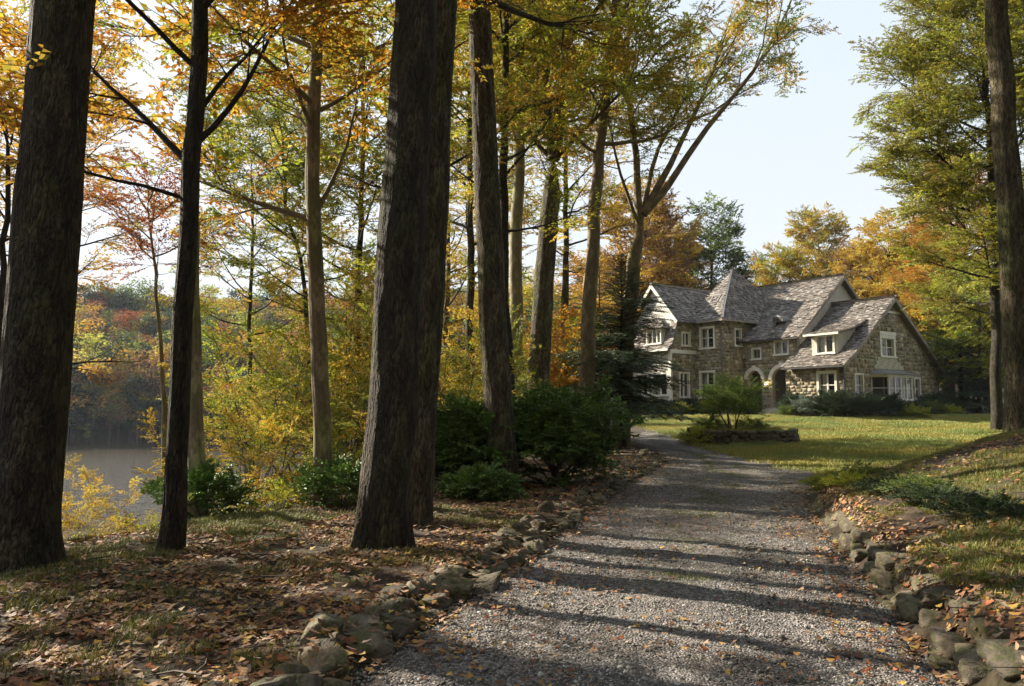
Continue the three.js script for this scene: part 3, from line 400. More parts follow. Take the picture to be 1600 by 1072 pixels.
tree({ seed: 75, pts: T(60, [1478, 640], [1478, 450]), r: .2, h: 11, crownBase: 3, crownR: 4, n: 22, bark: 'dark', pal: ['yellow', 'gold'], far: true, size: 1.3, label: 'yellow tree rising off the right corner of the house', group: 'trees right of the lawn' });
tree({ seed: 76, pts: T(64, [1590, 640], [1590, 450]), r: .2, h: 12, crownBase: 2.5, crownR: 4.5, n: 20, bark: 'dark', pal: ['lime', 'gold'], far: true, size: 1.3, label: 'lime tree at the right edge far behind the lawn', group: 'trees right of the lawn' });
// --- behind the house
const BH = 'autumn trees behind the house';
const back = [
  [1000, 64, 17.1, 5.5, ['gold', 'brown'], 81, 'russet gold tree above the left gable of the house'], [1040, 74, 17.1, 5, ['gold', 'brown'], 82, 'brown orange tree left of the green tree behind the roof'], [1112, 72, 18.4, 4.2, ['green', 'deep'], 83, 'tall narrow green tree behind the left wing roof'],
  [1182, 92, 16.2, 3.4, ['deep', 'brown'], 84, 'small dark tree top just right of the tower roof'], [1235, 84, 16.2, 5, ['gold', 'lime'], 85, 'orange tree low behind the main roof ridge'], [1282, 82, 19.4, 5.2, ['olive', 'gold'], 86, 'tall olive green tree behind the main gable'],
  [1335, 76, 14.8, 4.4, ['brown', 'gold'], 87, 'russet tree peeking over the right gable apex'], [1390, 72, 16.9, 5, ['gold', 'yellow'], 88, 'bright orange gold tree over the right wing'], [1440, 70, 14.0, 5, ['yellow', 'gold'], 89, 'yellow tree between the right wing and the orange maple'], [950, 70, 12.8, 4.6, ['gold', 'amber'], 90, 'orange tree far behind the clean tan trunk'],
  [1410, 86, 15.3, 5.2, ['gold', 'yellow'], 91, 'second row orange tree right of the bright orange gold tree'], [900, 82, 11.4, 4.6, ['amber', 'yellow'], 92, 'distant orange tree between the forked and clean tan trunks'], [840, 76, 10.9, 4.6, ['yellow', 'lime'], 93, 'distant yellow tree behind the pale straight trunk'], [775, 66, 9.5, 4.2, ['lime', 'gold'], 94, 'distant lime tree right beside the leaning mottled trunk'],
];
for (const [px, Z, h, cr, pal, seed, label] of back) tree({ seed, pts: [at(px, 640, Z), at(px, 500, Z)], r: .24, h, crownBase: h * .3, crownR: cr, n: 22, bark: 'dark', pal, far: true, size: 1.35, step: .42, seg: 8, label, group: BH });

// ---------------------------------------------------------------- the house
// house axes: b runs right along the gable end, a runs back along the ridge, y up from the ground at the house; local x = b, z = -a
const house = new THREE.Group(); house.position.set(19.4907, 1.3, -45); house.rotation.y = 35 * Math.PI / 180;
const HV = (a, b, y) => V3(b, y, -a);
const stoneMat = std({ map: rockC, bumpMap: rockB, bumpScale: .012, vertexColors: true, roughness: .93 });
const mortar = std({ color: C(.25, .215, .17), bumpMap: rockB, bumpScale: .01, roughness: .98 });
const stuccoC = tex(256, (u, v) => { const k = .72 + .4 * fbm(N1, u, v, 5, 5, 5); return [k, k * .98, k * .94]; }, true);
const stucco = std({ map: stuccoC, color: C(.52, .485, .42), roughness: .95 });
const whiteTrim = std({ map: stuccoC, color: C(.74, .71, .63), roughness: .6 });
const shingleMat = std({ map: woodC, bumpMap: woodC, bumpScale: .006, vertexColors: true, roughness: .82 });
const fasciaMat = std({ map: woodC, color: C(.30, .26, .21), roughness: .85 });
const roofUnder = std({ color: C(.16, .13, .10), roughness: .95 });
const leadMat = std({ color: C(.22, .21, .20), roughness: .5, metalness: .4 });
const darkMetal = std({ color: C(.05, .045, .04), roughness: .5, metalness: .5 });
const glass = phys({ color: C(.9, .93, .92), roughness: .02, transmission: 1, thickness: 0, ior: 1.52 });
const curtain = phys({ color: C(.62, .58, .5), roughness: .95, transmission: .35, thickness: 0, side: THREE.DoubleSide });
const doorWood = std({ map: woodC, color: C(.10, .045, .025), roughness: .55 });
const inside = std({ color: C(.16, .13, .10), roughness: .95 });
// frame of a wall: facing 'a' (normal towards -a, s = b) or 'b' (normal towards -b, s = -a)
function wallMatrix(f, c) { const m = new THREE.Matrix4(); return f === 'a' ? m.makeBasis(V3(1, 0, 0), V3(0, 1, 0), V3(0, 0, 1)).setPosition(0, 0, -c) : m.makeBasis(V3(0, 0, 1), V3(0, 1, 0), V3(-1, 0, 0)).setPosition(c, 0, 0); }
const inPoly = (P, x, y) => { let c = false; for (let i = 0, j = P.length - 1; i < P.length; j = i++) { const [xi, yi] = P[i], [xj, yj] = P[j]; if ((yi > y) !== (yj > y) && x < (xj - xi) * (y - yi) / (yj - yi) + xi) c = !c; } return c; };
const STONES = [[.42, .335, .235], [.36, .285, .20], [.47, .40, .30], [.30, .235, .165], [.40, .35, .28], [.33, .25, .17], [.52, .46, .36]];
// a rubble-stone wall: mortar core with openings, and stones set proud of it
function wall(f, c, poly, holes = [], o = {}) {
  const conv = (s) => f === 'a' ? s : -s, P = poly.map(([s, y]) => [conv(s), y]), Hs = holes.map((h) => ({ s0: Math.min(conv(h.s[0]), conv(h.s[1])), s1: Math.max(conv(h.s[0]), conv(h.s[1])), y0: h.y[0], y1: h.y[1], arch: h.arch }));
  const sh = new THREE.Shape(P.map(([s, y]) => new THREE.Vector2(s, y)));
  for (const h of Hs) { const p = new THREE.Path(); p.moveTo(h.s0, h.y0); p.lineTo(h.s1, h.y0); if (h.arch) { const R = (h.s1 - h.s0) / 2; p.lineTo(h.s1, h.y1 - R); p.absarc((h.s0 + h.s1) / 2, h.y1 - R, R, 0, Math.PI, false); } else { p.lineTo(h.s1, h.y1); p.lineTo(h.s0, h.y1); } p.closePath(); sh.holes.push(p); }
  const th = o.th ?? .3, core = new THREE.ExtrudeGeometry(sh, { depth: th, bevelEnabled: false, curveSegments: 14 }).translate(0, 0, -th); const uv = core.attributes.uv; for (let i = 0; i < uv.count; i++) uv.setXY(i, uv.getX(i) * .8, uv.getY(i) * .8);
  const w = part(house, core.applyMatrix4(wallMatrix(f, c)), o.mat ?? mortar, 'wall');
  if (o.mat) return w;
  const r = rng(Math.round(c * 100) + P.length * 7 + (f === 'a' ? 1 : 2)), geos = []; let minS = 1e9, maxS = -1e9, minY = 1e9, maxY = -1e9; for (const [s, y] of P) { minS = Math.min(minS, s); maxS = Math.max(maxS, s); minY = Math.min(minY, y); maxY = Math.max(maxY, y); }
  const pos = [], idx = [], col = [], uvs = [];
  for (let y = minY; y < maxY;) {
    const ch = rr(r, .15, .3); let s = minS - rr(r, 0, .15);
    while (s < maxS) {
      const wd = rr(r, .16, .52), sk = rr(r, -.03, .03), a0 = Math.max(s + .01, minS), a1 = Math.min(s + wd - .01, maxS), b0 = y + .01 + sk, b1 = Math.min(y + ch - .01 + sk * .5, maxY); s += wd; if (a1 - a0 < .07 || b1 - b0 < .06) continue;
      const hits = (X, Y) => !inPoly(P, X, Y) || Hs.some((h) => { const m = .03; if (h.arch) { const R = (h.s1 - h.s0) / 2, cx = (h.s0 + h.s1) / 2, cy = h.y1 - R; return X > h.s0 - m && X < h.s1 + m && Y > h.y0 - m && (Y < cy || Math.hypot(X - cx, Y - cy) < R + m); } return X > h.s0 - m && X < h.s1 + m && Y > h.y0 - m && Y < h.y1 + m; });
      if ([[a0, b0], [a1, b0], [a0, b1], [a1, b1], [(a0 + a1) / 2, (b0 + b1) / 2]].some(([X, Y]) => hits(X, Y))) continue;
      const cx = (a0 + a1) / 2, cy = (b0 + b1) / 2, hw = (a1 - a0) / 2, hh = (b1 - b0) / 2, d = rr(r, .025, .06), t = pick(r, STONES), k = rr(r, .62, 1.22) * (1 + .28 * n3(cx * .55, cy * .55, c)), b = pos.length / 3, m = 8, tx = r() * 9, ty = r() * 9;
      for (let ring = 0; ring < 2; ring++) for (let i = 0; i < m; i++) { const an = (i + .5) / m * 6.283, ex = Math.sign(Math.cos(an)) * Math.pow(Math.abs(Math.cos(an)), .45), ey = Math.sign(Math.sin(an)) * Math.pow(Math.abs(Math.sin(an)), .45), q = ring ? .8 : 1, jx = rr(r, .86, 1), X = cx + ex * hw * q * jx, Y = cy + ey * hh * q * jx; pos.push(X, Y, ring ? d : .002); uvs.push(X + tx, Y + ty); col.push(t[0] * k, t[1] * k, t[2] * k); }
      pos.push(cx, cy, d + .012); uvs.push(cx + tx, cy + ty); col.push(t[0] * k, t[1] * k, t[2] * k);
      for (let i = 0; i < m; i++) { const n = (i + 1) % m; idx.push(b + i, b + n, b + m + i, b + n, b + m + n, b + m + i, b + m + i, b + m + n, b + 2 * m); }
    }
    y += ch;
  }
  part(w, geom(pos, idx, { uv: uvs, col, smooth: true }).applyMatrix4(wallMatrix(f, c)), stoneMat, 'stone_facing', 'stuff'); return w;
}
// window: outer trim, sashes with glazing bars, one pane mesh per light, sill, curtains
function windowAt(f, c, s, y, cols, rows, o = {}) {
  const conv = (v) => f === 'a' ? v : -v, s0 = Math.min(conv(s[0]), conv(s[1])), s1 = Math.max(conv(s[0]), conv(s[1])), [y0, y1] = y, g = new THREE.Group(), m = wallMatrix(f, c), fr = [], T0 = o.trim ?? .09; g.name = 'window'; house.add(g); g.applyMatrix4(m);
  for (const [a, b, d, e] of [[s0 - T0, s0, y0 - .02, y1 + T0], [s1, s1 + T0, y0 - .02, y1 + T0], [s0, s1, y1, y1 + T0]]) fr.push(box(a, b, d, e, -.08, .075));
  part(g, mergeGeometries(fr), whiteTrim, 'frame'); part(g, box(s0 - T0 - .06, s1 + T0 + .06, y0 - .1, y0, -.1, .13), whiteTrim, 'sill');
  const sw = (s1 - s0) / cols, sh = (y1 - y0) / rows, bars = [];
  for (let i = 0; i <= cols; i++) { const w = i && i < cols ? .045 : .03; bars.push(box(s0 + i * sw - w, s0 + i * sw + w, y0, y1, -.1, -.03)); }
  for (let j = 0; j <= rows; j++) { const w = .022; for (let i = 0; i < cols; i++) bars.push(box(s0 + i * sw + .046, s0 + (i + 1) * sw - .046, y0 + j * sh - w + (j === 0 ? w : 0) - (j === rows ? w : 0), y0 + j * sh + w + (j === 0 ? w : 0) - (j === rows ? w : 0), -.095, -.035)); }
  part(g, mergeGeometries(bars), whiteTrim, 'glazing_bars');
  for (let i = 0; i < cols; i++) for (let j = 0; j < rows; j++) part(g, new THREE.PlaneGeometry(sw - .06, sh - .03).translate(s0 + (i + .5) * sw, y0 + (j + .5) * sh, -.065), glass, 'pane');
  if (o.curtain !== false) for (const k of [0, 1]) { const W = (s1 - s0) * .27, n = 12, pos = [], id = []; for (let i = 0; i <= n; i++) for (const yy of [y0 - .05, y1 + .05]) pos.push((k ? s1 - W : s0) + W * i / n, yy, -.36 + .035 * Math.sin(i * 1.9 + k)); for (let i = 0; i < n; i++) id.push(i * 2, i * 2 + 2, i * 2 + 1, i * 2 + 2, i * 2 + 3, i * 2 + 1); part(g, geom(pos, id, { smooth: true }), curtain, 'curtain'); }
  return g;
}
// roof face: polygon of [a, b, y] points whose first edge is the eave; slab plus overlapping wood shingles
const SHC = [[.17, .15, .132], [.21, .187, .165], [.14, .12, .104], [.27, .245, .22], [.19, .16, .135], [.11, .095, .082]];
function roofFace(pts, o = {}) {
  const P = pts.map((p) => HV(...p)), e = P[1].clone().sub(P[0]).normalize(), n = V3().crossVectors(P[1].clone().sub(P[0]), P[2].clone().sub(P[0])).normalize(); if (n.y < 0) n.negate(); let up = V3().crossVectors(n, e).normalize(); if (up.y < 0) up.negate(); const X = V3().crossVectors(up, n).normalize();
  const q = P.map((p) => { const d = p.clone().sub(P[0]); return [d.dot(X), d.dot(up)]; }), M = new THREE.Matrix4().makeBasis(X, up, n).setPosition(P[0]);
  const sh = new THREE.Shape(q.map(([x, y]) => new THREE.Vector2(x, y))), slab = new THREE.ExtrudeGeometry(sh, { depth: .1, bevelEnabled: false }).translate(0, 0, -.1).applyMatrix4(M), w = part(house, slab, o.under ?? roofUnder, 'roof');
  const r = rng(o.seed ?? Math.round(Math.abs(P[0].x * 31 + P[1].z * 17 + P[2].y * 7)) + 5), maxY = Math.max(...q.map((v) => v[1])), pos = [], idx = [], col = [], uv = [], eX = .2, v = V3();
  for (let y = -.03, row = 0; y < maxY; y += eX, row++) {
    const xs = [], yy = clamp(y + eX * .4, .001, maxY - .001); for (let i = 0; i < q.length; i++) { const [ax, ay] = q[i], [bx, by] = q[(i + 1) % q.length]; if ((ay > yy) !== (by > yy)) xs.push(ax + (bx - ax) * (yy - ay) / (by - ay)); } xs.sort((a, b) => a - b);
    for (let k = 0; k + 1 < xs.length; k += 2) for (let x = xs[k] - (k ? 0 : .02) - rr(r, 0, .1); x < xs[k + 1] + .02;) {
      const wd = rr(r, .13, .32), x0 = Math.max(x, xs[k] - .03), x1 = Math.min(x + wd - .012, xs[k + 1] + .03); x += wd; if (x1 - x0 < .04) continue;
      const dy = rr(r, -.035, .03), lift = rr(r, .03, .065) + (r() < .12 ? .035 : 0), tw = rr(r, -.012, .012), t = pick(r, SHC), kk = rr(r, .75, 1.25), b = pos.length / 3, tx = r() * 5;
      for (const [px, py, pz] of [[x0, y + dy, lift + tw], [x1, y + dy, lift - tw], [x1, y + eX * 1.5, .006], [x0, y + eX * 1.5, .006], [x0, y + dy, .0], [x1, y + dy, .0]]) { v.set(px, py, pz).applyMatrix4(M); pos.push(v.x, v.y, v.z); uv.push(px * 1.3 + tx, py * 1.3); col.push(t[0] * kk, t[1] * kk, t[2] * kk); }
      idx.push(b, b + 1, b + 2, b, b + 2, b + 3, b + 4, b + 5, b + 1, b + 4, b + 1, b, b + 1, b + 5, b + 2, b + 4, b, b + 3);
    }
  }
  part(w, geom(pos, idx, { uv, col }), shingleMat, 'shingles', 'stuff'); return w;
}
const beam = (p, q, w, h, mat, name) => { const a = HV(...p), b = HV(...q), L = a.distanceTo(b), m = part(house, new THREE.BoxGeometry(w, h, L), mat, name); const z = b.clone().sub(a).normalize(), x = Math.abs(z.y) > .95 ? V3(1, 0, 0) : V3(0, 1, 0).cross(z).normalize(), y = z.clone().cross(x); m.quaternion.setFromRotationMatrix(new THREE.Matrix4().makeBasis(x, y, z)); m.position.copy(a).lerp(b, .5); return m; };

// right wing: gable end facing the lawn
const gW = [[.45, -.6], [11.35, -.6], [11.35, 3.15], [5.9, 7.2], [.45, 3.1]];
wall('a', .35, gW, [{ s: [4.7, 6.1], y: [3.66, 4.78] }, { s: [1.62, 2.4], y: [1.15, 2.4] }, { s: [3.6, 7.2], y: [.6, 2.4] }, { s: [8.5, 9.1], y: [1.0, 2.3] }]);
windowAt('a', .35, [4.7, 6.1], [3.66, 4.78], 2, 2, { trim: .2 }); windowAt('a', .35, [1.62, 2.4], [1.15, 2.4], 1, 2); windowAt('a', .35, [8.5, 9.1], [1.0, 2.3], 1, 2);
{ const r = rng(91), pm = std({ map: rockC, color: C(.62, .58, .5), roughness: .9 }); for (let k = 0; k < 3; k++) { const s0 = 3.75 + k * .22, s1 = 7.15 - k * .3; let s = s0; while (s < s1 - .15) { const w = Math.min(rr(r, .5, .9), s1 - s); part(house, box(s + .008, s + w - .008, 2.83 + k * .245, 3.06 + k * .245, -.35, -.275 - r() * .015), pm, 'panel_block'); s += w; } } } part(house, box(4.45, 6.35, 4.99, 5.2, -.35, -.25), whiteTrim, 'lintel');
part(house, box(5.62, 6.02, 5.85, 6.35, -.35, -.29), fasciaMat, 'gable_vent'); part(house, box(4.75, 7.05, 6.42, 6.56, -.42, -.26), whiteTrim, 'collar_beam');
wall('b', .45, [[.35, -.6], [4.3, -.6], [4.3, 3.1], [.35, 3.1]], [{ s: [.9, 1.95], y: [1.05, 2.5] }]);
windowAt('b', .45, [.9, 1.95], [1.05, 2.5], 2, 2, { trim: .14 });
{ // bay window
  const g = new THREE.Group(); g.name = 'bay_window'; house.add(g);
  const O = [[3.4, .35], [4.05, -.45], [6.75, -.45], [7.4, .35]], poly = (k, z0, z1) => { const s = new THREE.Shape(O.map(([b, a]) => new THREE.Vector2(5.4 + (b - 5.4) * k, -(.35 + (a - .35) * k)))); return new THREE.ExtrudeGeometry(s, { depth: z1 - z0, bevelEnabled: false }).rotateX(-Math.PI / 2).applyMatrix4(new THREE.Matrix4().makeScale(1, 1, -1)).translate(0, z0, 0); };
  const flip = (ge) => { const i = ge.index, p = ge.attributes.position; if (i) for (let k = 0; k < i.count; k += 3) { const t = i.getX(k + 1); i.setX(k + 1, i.getX(k + 2)); i.setX(k + 2, t); } else for (let k = 0; k < p.count; k += 3) for (const at of Object.values(ge.attributes)) { const n = at.itemSize; for (let c = 0; c < n; c++) { const A = at.array, t = A[(k + 1) * n + c]; A[(k + 1) * n + c] = A[(k + 2) * n + c]; A[(k + 2) * n + c] = t; } } ge.computeVertexNormals(); return ge; };
  part(g, flip(poly(1, -.5, .86)), stucco, 'bay_base'); part(g, flip(poly(1.05, .861, .93)), whiteTrim, 'sill'); part(g, flip(poly(1.03, 2.34, 2.46)), whiteTrim, 'cornice');
  { const L0 = O.map(([b, a]) => HV(.35 + (a - .35) * 1.3, 5.4 + (b - 5.4) * 1.13, 2.47)), L1 = O.map(([b, a]) => HV(.35 + (a - .35) * .15, 5.4 + (b - 5.4) * .8, 2.8)), pos = [], id = []; [...L0, ...L1].forEach((p) => pos.push(p.x, p.y, p.z)); for (let i = 0; i < 3; i++) id.push(i, i + 1, i + 4, i + 1, i + 5, i + 4); id.push(4, 5, 6, 4, 6, 7, 0, 2, 1, 0, 3, 2); const ge = geom(pos, id).toNonIndexed(); ge.computeVertexNormals(); part(g, ge, leadMat, 'bay_roof'); }
  for (let k = 0; k < 3; k++) { const p = HV(O[k][1], O[k][0], 0), q = HV(O[k + 1][1], O[k + 1][0], 0), L = p.distanceTo(q), ang = Math.atan2(-(q.z - p.z), q.x - p.x), n = k === 1 ? 4 : 1; const seg = new THREE.Group(); seg.name = 'window'; seg.position.copy(p); seg.rotation.y = ang; g.add(seg);
    const bars = []; for (let i = 0; i <= n; i++) { const w = .055; bars.push(box(L * i / n - w, L * i / n + w, .93, 2.34, -.1, -.005)); } for (let i = 0; i < n; i++) for (const yy of [.96, 1.62, 2.31]) bars.push(box(L * i / n + .056, L * (i + 1) / n - .056, yy - .025, yy + .025, -.09, -.02));
    part(seg, mergeGeometries(bars), whiteTrim, 'frame'); for (let i = 0; i < n; i++) for (const [y0, y1] of [[.985, 1.595], [1.645, 2.285]]) part(seg, new THREE.PlaneGeometry(L / n - .1, y1 - y0).translate(L * (i + .5) / n, (y0 + y1) / 2, -.055), glass, 'pane'); }
}
// right wing roof: flared on the drive side
roofFace([[-.02, -.12, 2.92], [4.28, -.12, 2.92], [4.28, 1.15, 3.72], [-.02, 1.15, 3.72]]); roofFace([[-.02, 1.15, 3.72], [4.28, 1.15, 3.72], [4.28, 5.9, 7.4], [-.02, 5.9, 7.4]]);
roofFace([[-.02, 11.95, 2.8], [6, 11.95, 2.8], [6, 5.9, 7.4], [-.02, 5.9, 7.4]]);
for (const [p, q] of [[[-.04, -.14, 2.83], [-.04, 1.15, 3.62]], [[-.04, 1.15, 3.62], [-.04, 5.9, 7.28]], [[-.04, 5.9, 7.28], [-.04, 11.97, 2.69]]]) beam(p, q, .07, .2, fasciaMat, 'bargeboard');
beam([-.02, -.15, 2.85], [4.2, -.15, 2.85], .1, .1, darkMetal, 'gutter'); beam([-.06, 5.9, 7.46], [4.3, 5.9, 7.46], .16, .08, fasciaMat, 'ridge_cap'); beam([.3, .38, 2.8], [.3, .38, -.2], .09, .09, darkMetal, 'downpipe');
{ // shed dormer on the right wing
  windowAt('b', 1.0, [1.28, 2.36], [3.78, 4.82], 2, 1, { trim: .12 }); wall('b', 1.0, [[1.0, 3.5], [2.75, 3.5], [2.75, 5.0], [1.0, 5.0]], [{ s: [1.28, 2.36], y: [3.78, 4.82] }], { mat: stucco, th: .14 });
  for (const a of [1.0, 2.61]) wall('a', a, [[1.14, 3.7], [3.2, 5.32], [1.14, 5.0]], [], { mat: stucco, th: .14 });
  roofFace([[.7, .62, 4.96], [3.05, .62, 4.96], [3.05, 2.0, 5.22], [.7, 2.0, 5.22]]); roofFace([[.7, 2.0, 5.22], [3.05, 2.0, 5.22], [3.05, 3.7, 5.85], [.7, 3.7, 5.85]]); beam([.68, .6, 4.9], [3.07, .6, 4.9], .06, .12, whiteTrim, 'fascia');
}
// main block
wall('a', 4.3, [[1.75, 2.6], [11.8, 2.6], [11.8, 5.1], [6.79, 9.2], [1.75, 5.05]], [], { mat: stucco });
wall('b', 1.75, [[4.3, -.6], [8.75, -.6], [8.75, 5.15], [4.3, 5.15]], [{ s: [4.72, 6.28], y: [.0, 3.05], arch: true }, { s: [7.1, 8.25], y: [.0, 2.95], arch: true }, { s: [5.0, 5.95], y: [3.95, 4.8] }, { s: [7.15, 7.75], y: [3.75, 4.4] }]);
windowAt('b', 1.75, [5.0, 5.95], [3.95, 4.8], 2, 1); windowAt('b', 1.75, [7.15, 7.75], [3.75, 4.4], 1, 1);
{ // cut-stone arches, porch back wall, door
  for (const [c, R, top] of [[5.5, .78, 3.05], [7.675, .575, 2.95]]) { const g = [], n = 9; for (let i = 0; i < n; i++) { const a0 = Math.PI * i / n + .015, a1 = Math.PI * (i + 1) / n - .015, s = new THREE.Shape(), ro = R + (i === 4 ? .34 : .24); s.absarc(0, 0, ro, a0, a1, false); s.absarc(0, 0, R, a1, a0, true); g.push(new THREE.ExtrudeGeometry(s, { depth: .16, bevelEnabled: false, curveSegments: 3 }).translate(-c, top - R, -.06)); }
    for (const q of g) part(house, q.applyMatrix4(wallMatrix('b', 1.75)), whiteTrim, 'arch_stone'); }
  wall('b', 3.35, [[4.3, -.6], [8.75, -.6], [8.75, 3.6], [4.3, 3.6]], [], { mat: inside, th: .12 }); part(house, box(1.75, 3.35, 3.3, 3.4, -8.6, -4.3), inside, 'porch_ceiling');
  const d = new THREE.Group(); d.name = 'front_door'; house.add(d); part(d, box(3.25, 3.33, .42, 2.7, -6.15, -4.95), doorWood, 'door_leaf'); part(d, box(3.21, 3.345, .42, 2.85, -6.3, -6.16), whiteTrim, 'door_frame'); part(d, box(3.21, 3.345, .42, 2.85, -4.94, -4.8), whiteTrim, 'door_frame'); part(d, new THREE.SphereGeometry(.04, 10, 8).translate(3.2, 1.4, -5.05), darkMetal, 'door_knob');
  for (let k = 0; k < 3; k++) part(house, box(1.75 - .38 * (3 - k), 3.25 - k * .01, -.5, .14 * (k + 1), -6.6 + k * .003, -4.45), stoneMat2(), 'step');
  for (const a of [4.5, 6.68]) { const l = new THREE.Group(); l.name = 'wall_lantern'; house.add(l); l.position.set(1.58, 2.05, -a); part(l, box(-.02, .17, .12, .16, -.03, .03), darkMetal, 'bracket'); part(l, new THREE.ConeGeometry(.11, .1, 4).rotateY(Math.PI / 4).translate(0, .16, 0), darkMetal, 'lantern_cap'); part(l, box(-.055, .055, -.1, .105, -.055, .055), new THREE.MeshStandardMaterial({ color: C(.9, .85, .7), emissive: C(1, .86, .62), emissiveIntensity: 1.6 }), 'lantern_light'); part(l, box(-.065, .065, -.13, -.1, -.065, .065), darkMetal, 'lantern_base'); const p = new THREE.PointLight(C(1, .8, .5), .5); p.name = 'lantern_glow'; p.castShadow = true; p.shadow.radius = 2; p.position.set(0, 0, 0); l.add(p); }
}
function stoneMat2() { return std({ map: rockC, color: C(.5, .46, .4), roughness: .92 }); }
roofFace([[3.95, 1.38, 4.98], [13.2, 1.38, 4.98], [13.2, 6.79, 9.45], [3.95, 6.79, 9.45]]); roofFace([[3.95, 12.2, 4.98], [15, 12.2, 4.98], [15, 6.79, 9.45], [3.95, 6.79, 9.45]]);
for (const [p, q] of [[[3.93, 1.36, 4.88], [3.93, 6.79, 9.33]], [[3.93, 6.79, 9.33], [3.93, 12.2, 4.88]]]) beam(p, q, .07, .2, fasciaMat, 'bargeboard');
beam([3.95, 1.34, 4.9], [8.6, 1.34, 4.9], .1, .1, darkMetal, 'gutter'); beam([3.9, 6.79, 9.5], [13, 6.79, 9.5], .16, .08, fasciaMat, 'ridge_cap');
{ // eyebrow vent sticking out of the main roof, and a lead flashing
  const g = new THREE.Group(); g.name = 'roof_vent'; house.add(g); g.position.copy(HV(6.15, 2.75, 6.2)); part(g, new THREE.CylinderGeometry(.42, .42, .9, 16, 1, false, 0, Math.PI).rotateZ(Math.PI / 2).rotateY(0), leadMat, 'vent_hood'); part(g, box(-.46, -.44, -.05, .3, -.34, .34), darkMetal, 'vent_louvre');
}
// tower
wall('b', -.4, [[8.6, -.6], [11.6, -.6], [11.6, 6.45], [8.6, 6.45]], [{ s: [9.35, 10.5], y: [1.15, 2.85] }, { s: [9.3, 10.4], y: [4.55, 5.9] }]);
windowAt('b', -.4, [9.35, 10.5], [1.15, 2.85], 2, 2, { trim: .12 }); windowAt('b', -.4, [9.3, 10.4], [4.55, 5.9], 2, 2, { trim: .12 });
wall('a', 8.6, [[-.4, -.6], [5.5, -.6], [5.5, 6.45], [-.4, 6.45]], [{ s: [.95, 1.5], y: [4.7, 5.8] }, { s: [1.0, 1.45], y: [.9, 2.5] }]);
windowAt('a', 8.6, [.95, 1.5], [4.7, 5.8], 1, 2, { curtain: false }); windowAt('a', 8.6, [1.0, 1.45], [.9, 2.5], 1, 2, { curtain: false });
wall('a', 11.9, [[-.4, 2], [5.5, 2], [5.5, 6.45], [-.4, 6.45]], [], { mat: stucco });
{ const A = [8.2, 11.95], B = [-.78, 8.2], a1 = [8.72, 11.43], b1 = [.02, 7.2], y0 = 6.4, y1 = 7.25, ap = [10.0, 2.55, 10.35];
  roofFace([[A[0], B[0], y0], [A[1], B[0], y0], [a1[1], b1[0], y1], [a1[0], b1[0], y1]]); roofFace([[a1[0], b1[0], y1], [a1[1], b1[0], y1], ap]);
  roofFace([[A[0], B[0], y0], [A[0], B[1], y0], [a1[0], b1[1], y1], [a1[0], b1[0], y1]]); roofFace([[a1[0], b1[0], y1], [a1[0], b1[1], y1], ap]);
  roofFace([[A[1], B[0], y0], [A[1], B[1], y0], [a1[1], b1[1], y1], [a1[1], b1[0], y1]]); roofFace([[a1[1], b1[0], y1], [a1[1], b1[1], y1], ap]);
  roofFace([[A[0], B[1], y0], [A[1], B[1], y0], [a1[1], b1[1], y1], [a1[0], b1[1], y1]]); roofFace([[a1[0], b1[1], y1], [a1[1], b1[1], y1], ap]);
  beam([A[0] - .04, B[0] - .03, y0 - .07], [A[1], B[0] - .03, y0 - .07], .1, .12, fasciaMat, 'gutter'); beam([A[0] - .03, B[0], y0 - .07], [A[0] - .03, B[1], y0 - .07], .1, .12, fasciaMat, 'gutter');
  for (const [p, q] of [[[a1[0], b1[0], y1 + .07], [ap[0], ap[1], ap[2] + .05]], [[A[0], B[0], y0 + .06], [a1[0], b1[0], y1 + .07]]]) beam(p, q, .14, .07, leadMat, 'hip_cap');
  const g = new THREE.Group(); g.name = 'skylight'; house.add(g); const P = HV(9.95, .72, 7.98), n = V3(-.775, .632, 0).normalize(), up = V3(.632, .775, 0).normalize(), M = new THREE.Matrix4().makeBasis(V3(0, 0, 1), up, n).setPosition(P); g.applyMatrix4(M); part(g, mergeGeometries([box(-.36, -.3, -.36, .36, -.02, .16), box(.3, .36, -.36, .36, -.02, .16), box(-.3, .3, -.36, -.3, -.02, .16), box(-.3, .3, .3, .36, -.02, .16)]), leadMat, 'frame'); part(g, box(-.3, .3, -.3, .3, -.02, .1), std({ color: C(.02, .02, .022), roughness: .08 }), 'pane');
}
// left wing: white gable over a flared skirt roof with a small dormer
wall('b', -2.5, [[10.95, 4.2], [14.7, 4.2], [14.7, 6.5], [12.8, 8.85], [10.95, 6.5]], [], { mat: std({ map: stuccoC, color: C(.66, .64, .60), roughness: .9 }) });
wall('b', -2.85, [[10.95, -.6], [14.7, -.6], [14.7, 4.5], [10.95, 4.5]], [{ s: [11.35, 12.65], y: [1.3, 2.75] }, { s: [13.2, 14.3], y: [1.3, 2.75] }], { mat: stucco });
windowAt('b', -2.85, [11.35, 12.65], [1.3, 2.75], 2, 2, { trim: .16 }); windowAt('b', -2.85, [13.2, 14.3], [1.3, 2.75], 2, 2, { trim: .16 });
wall('a', 10.95, [[-2.85, -.6], [-.4, -.6], [-.4, 6.4], [-2.5, 6.4], [-2.6, 5.5], [-2.85, 4.8]], [{ s: [-1.75, -1.05], y: [4.75, 5.6] }, { s: [-2.05, -1.2], y: [1.18, 2.8] }]);
